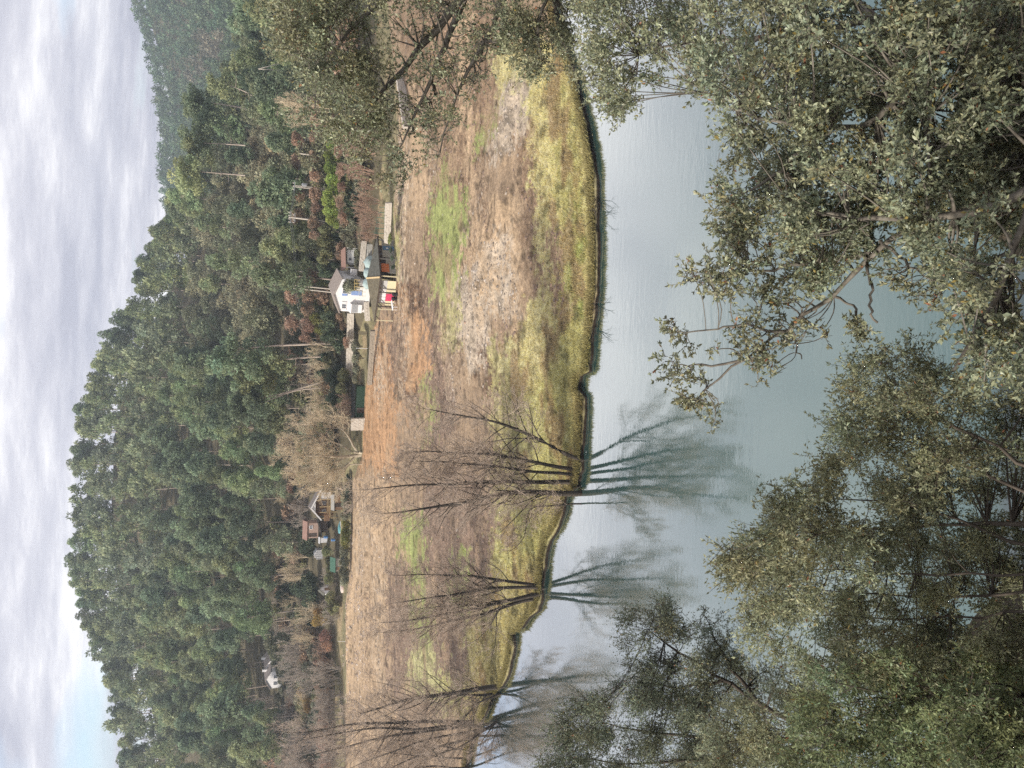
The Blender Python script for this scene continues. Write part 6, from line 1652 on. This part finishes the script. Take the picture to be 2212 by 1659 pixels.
# bottom: thin stemmed shrubs
W1 = [(1932, 700), (1890, 755), (1850, 794), (1838, 850), (1812, 906), (1800, 985), (1850, 1010), (2250, 980), (2250, 800), (2120, 870), (2040, 780)]
W2 = [(1800, 985), (1777, 1048), (1700, 1050), (1660, 1085), (1618, 1108), (1590, 1160), (1620, 1180), (1900, 1190), (2250, 1180), (2250, 980), (1900, 1000)]
W3 = [(1600, 1150), (1571, 1207), (1600, 1270), (1636, 1300), (1630, 1395), (1700, 1430), (1780, 1475), (2250, 1480), (2250, 1170), (1900, 1180)]
near_tree('willow_bush', 'tall olive leaved willow bush with straight brown stems at the bottom centre', 'bush', 1004,
          [([(2520, 1160, 4.6), (2212, 1128, 6.2), (2000, 1135, 7.0), (1842, 1147, 7.3), (1700, 1150, 8.0), (1620, 1140, 8.4)], .036, .005),
           ([(2500, 1200, 4.8), (2230, 1240, 5.8), (1990, 1240, 6.8), (1850, 1235, 7.4), (1650, 1215, 8.2)], .022, .004),
           ([(2500, 1230, 5), (2230, 1330, 6), (2000, 1335, 7), (1800, 1330, 7.8), (1660, 1325, 8.4)], .022, .004),
           ([(2500, 1150, 4.6), (2230, 1010, 5.6), (2080, 930, 6.2), (1950, 850, 6.8), (1900, 790, 7.0)], .035, .005),
           ([(2450, 1140, 4.8), (2150, 1040, 6), (1980, 960, 6.8), (1850, 920, 7.4)], .03, .005),
           ([(2450, 1220, 5), (2200, 1180, 6.2), (1950, 1080, 7.2), (1760, 1080, 8)], .03, .005),
           ([(2450, 1260, 5.2), (2230, 1430, 6.2), (2000, 1430, 7.2), (1800, 1440, 8)], .03, .005),
           ([(2450, 1200, 5), (2200, 1290, 6.4), (1950, 1290, 7.4), (1720, 1270, 8.2)], .025, .005)],
          [(W1, 6.0, 7.6, .27, 4.0), (W2, 6.0, 8.6, .27, 4.6), (W3, 6.0, 8.8, .27, 4.8)],
          (.050, .0165), (.300, .312, .190), m_wleaf, m_nbark2, four=False, upl=.2, sparse_twigs=.3)
S3 = [(1790, 1460), (1900, 1420), (2250, 1420), (2250, 1700), (1700, 1700), (1720, 1540)]
near_tree('green_bush', 'shaded green bush in the bottom corner left of the willow stems', 'bush', 1005,
          [([(2520, 1520, 4.6), (2200, 1500, 5.8), (1950, 1500, 6.8), (1800, 1520, 7.4)], .04, .006), ([(2500, 1560, 4.8), (2200, 1600, 6), (1950, 1610, 7), (1780, 1600, 7.5)], .035, .006), ([(2450, 1540, 5), (2150, 1550, 6.2), (1950, 1560, 7)], .03, .006)],
          [(S3, 5.6, 7.6, .23, 4.2), ([(2080, 1470), (2270, 1470), (2270, 1700), (2060, 1700)], 5.0, 5.7, .2, 3.0)], (.05, .018), (.205, .240, .120), m_wleaf, m_nbark2, four=False, sparse_twigs=.3)
S4 = [(1545, 1570), (1600, 1510), (1660, 1520), (1720, 1490), (1800, 1500), (1790, 1700), (1520, 1700)]
near_tree('pale_bush', 'pale olive twiggy bush between the dark bush and the bottom corner', 'bush', 1006,
          [([(2300, 1640, 6), (2000, 1620, 7.4), (1800, 1600, 8.4), (1650, 1570, 9.2)], .035, .006), ([(2250, 1700, 6.2), (1950, 1680, 7.8), (1700, 1650, 9)], .03, .006)],
          [(S4, 7.8, 9.4, .24, 4.2)], (.046, .016), (.300, .312, .195), m_wleaf, m_nbark2, four=False, sparse_twigs=.3)
D1 = [(1330, 1400), (1340, 1350), (1365, 1325), (1400, 1315), (1434, 1293), (1452, 1330), (1494, 1362), (1470, 1420), (1450, 1520), (1340, 1500)]
D2 = [(1505, 1300), (1511, 1290), (1530, 1315), (1563, 1308), (1570, 1345), (1584, 1385), (1560, 1420), (1510, 1420), (1500, 1360)]
D3 = [(1470, 1410), (1580, 1400), (1640, 1425), (1760, 1480), (1740, 1540), (1640, 1530), (1560, 1560), (1520, 1700), (1172, 1700), (1190, 1560), (1262, 1507), (1326, 1480), (1440, 1510)]
near_tree('dark_bush', 'dark small leaved evergreen bush at the lower left over the reflections', 'bush', 1007,
          [([(2150, 1640, 8), (1800, 1600, 10), (1640, 1520, 11), (1560, 1470, 11.6), (1480, 1420, 12), (1400, 1360, 12.3)], .09, .008),
           ([(1640, 1520, 11), (1570, 1430, 11.6), (1530, 1360, 12), (1520, 1310, 12)], .04, .006),
           ([(1800, 1600, 10), (1600, 1600, 11.4), (1450, 1590, 12.4), (1300, 1560, 13)], .06, .008),
           ([(1800, 1600, 10), (1560, 1640, 11.6), (1380, 1650, 12.6), (1230, 1640, 13)], .05, .008),
           ([(1560, 1470, 11.6), (1460, 1490, 12.2), (1370, 1460, 12.6)], .04, .006)],
          [(D1, 11.4, 13, .28, 3.2), (D2, 11.4, 12.4, .22, 1.6), (D3, 10.6, 13.2, .30, 3.2)],
          (.036, .0145), (.175, .195, .125), m_dleaf, m_darkbark, four=False, sparse_twigs=.3)

# ================================================================== THE AIR
m_haze = bpy.data.materials.new('haze_air'); m_haze.use_nodes = True
nt = m_haze.node_tree; nt.nodes.clear()
o_ = nt.nodes.new('ShaderNodeOutputMaterial')
pv = nt.nodes.new('ShaderNodeVolumePrincipled')
pv.inputs['Color'].default_value = (.76, .87, .98, 1)
pv.inputs['Density'].default_value = .00038
pv.inputs['Anisotropy'].default_value = .25
nt.links.new(pv.outputs[0], o_.inputs['Volume'])
try: m_haze.cycles.homogeneous_volume = True
except Exception: pass
hz = MB().box((0, 510, 88), (2300, 1140, 184)).build('haze', m_haze)
tag(hz, kind='stuff')
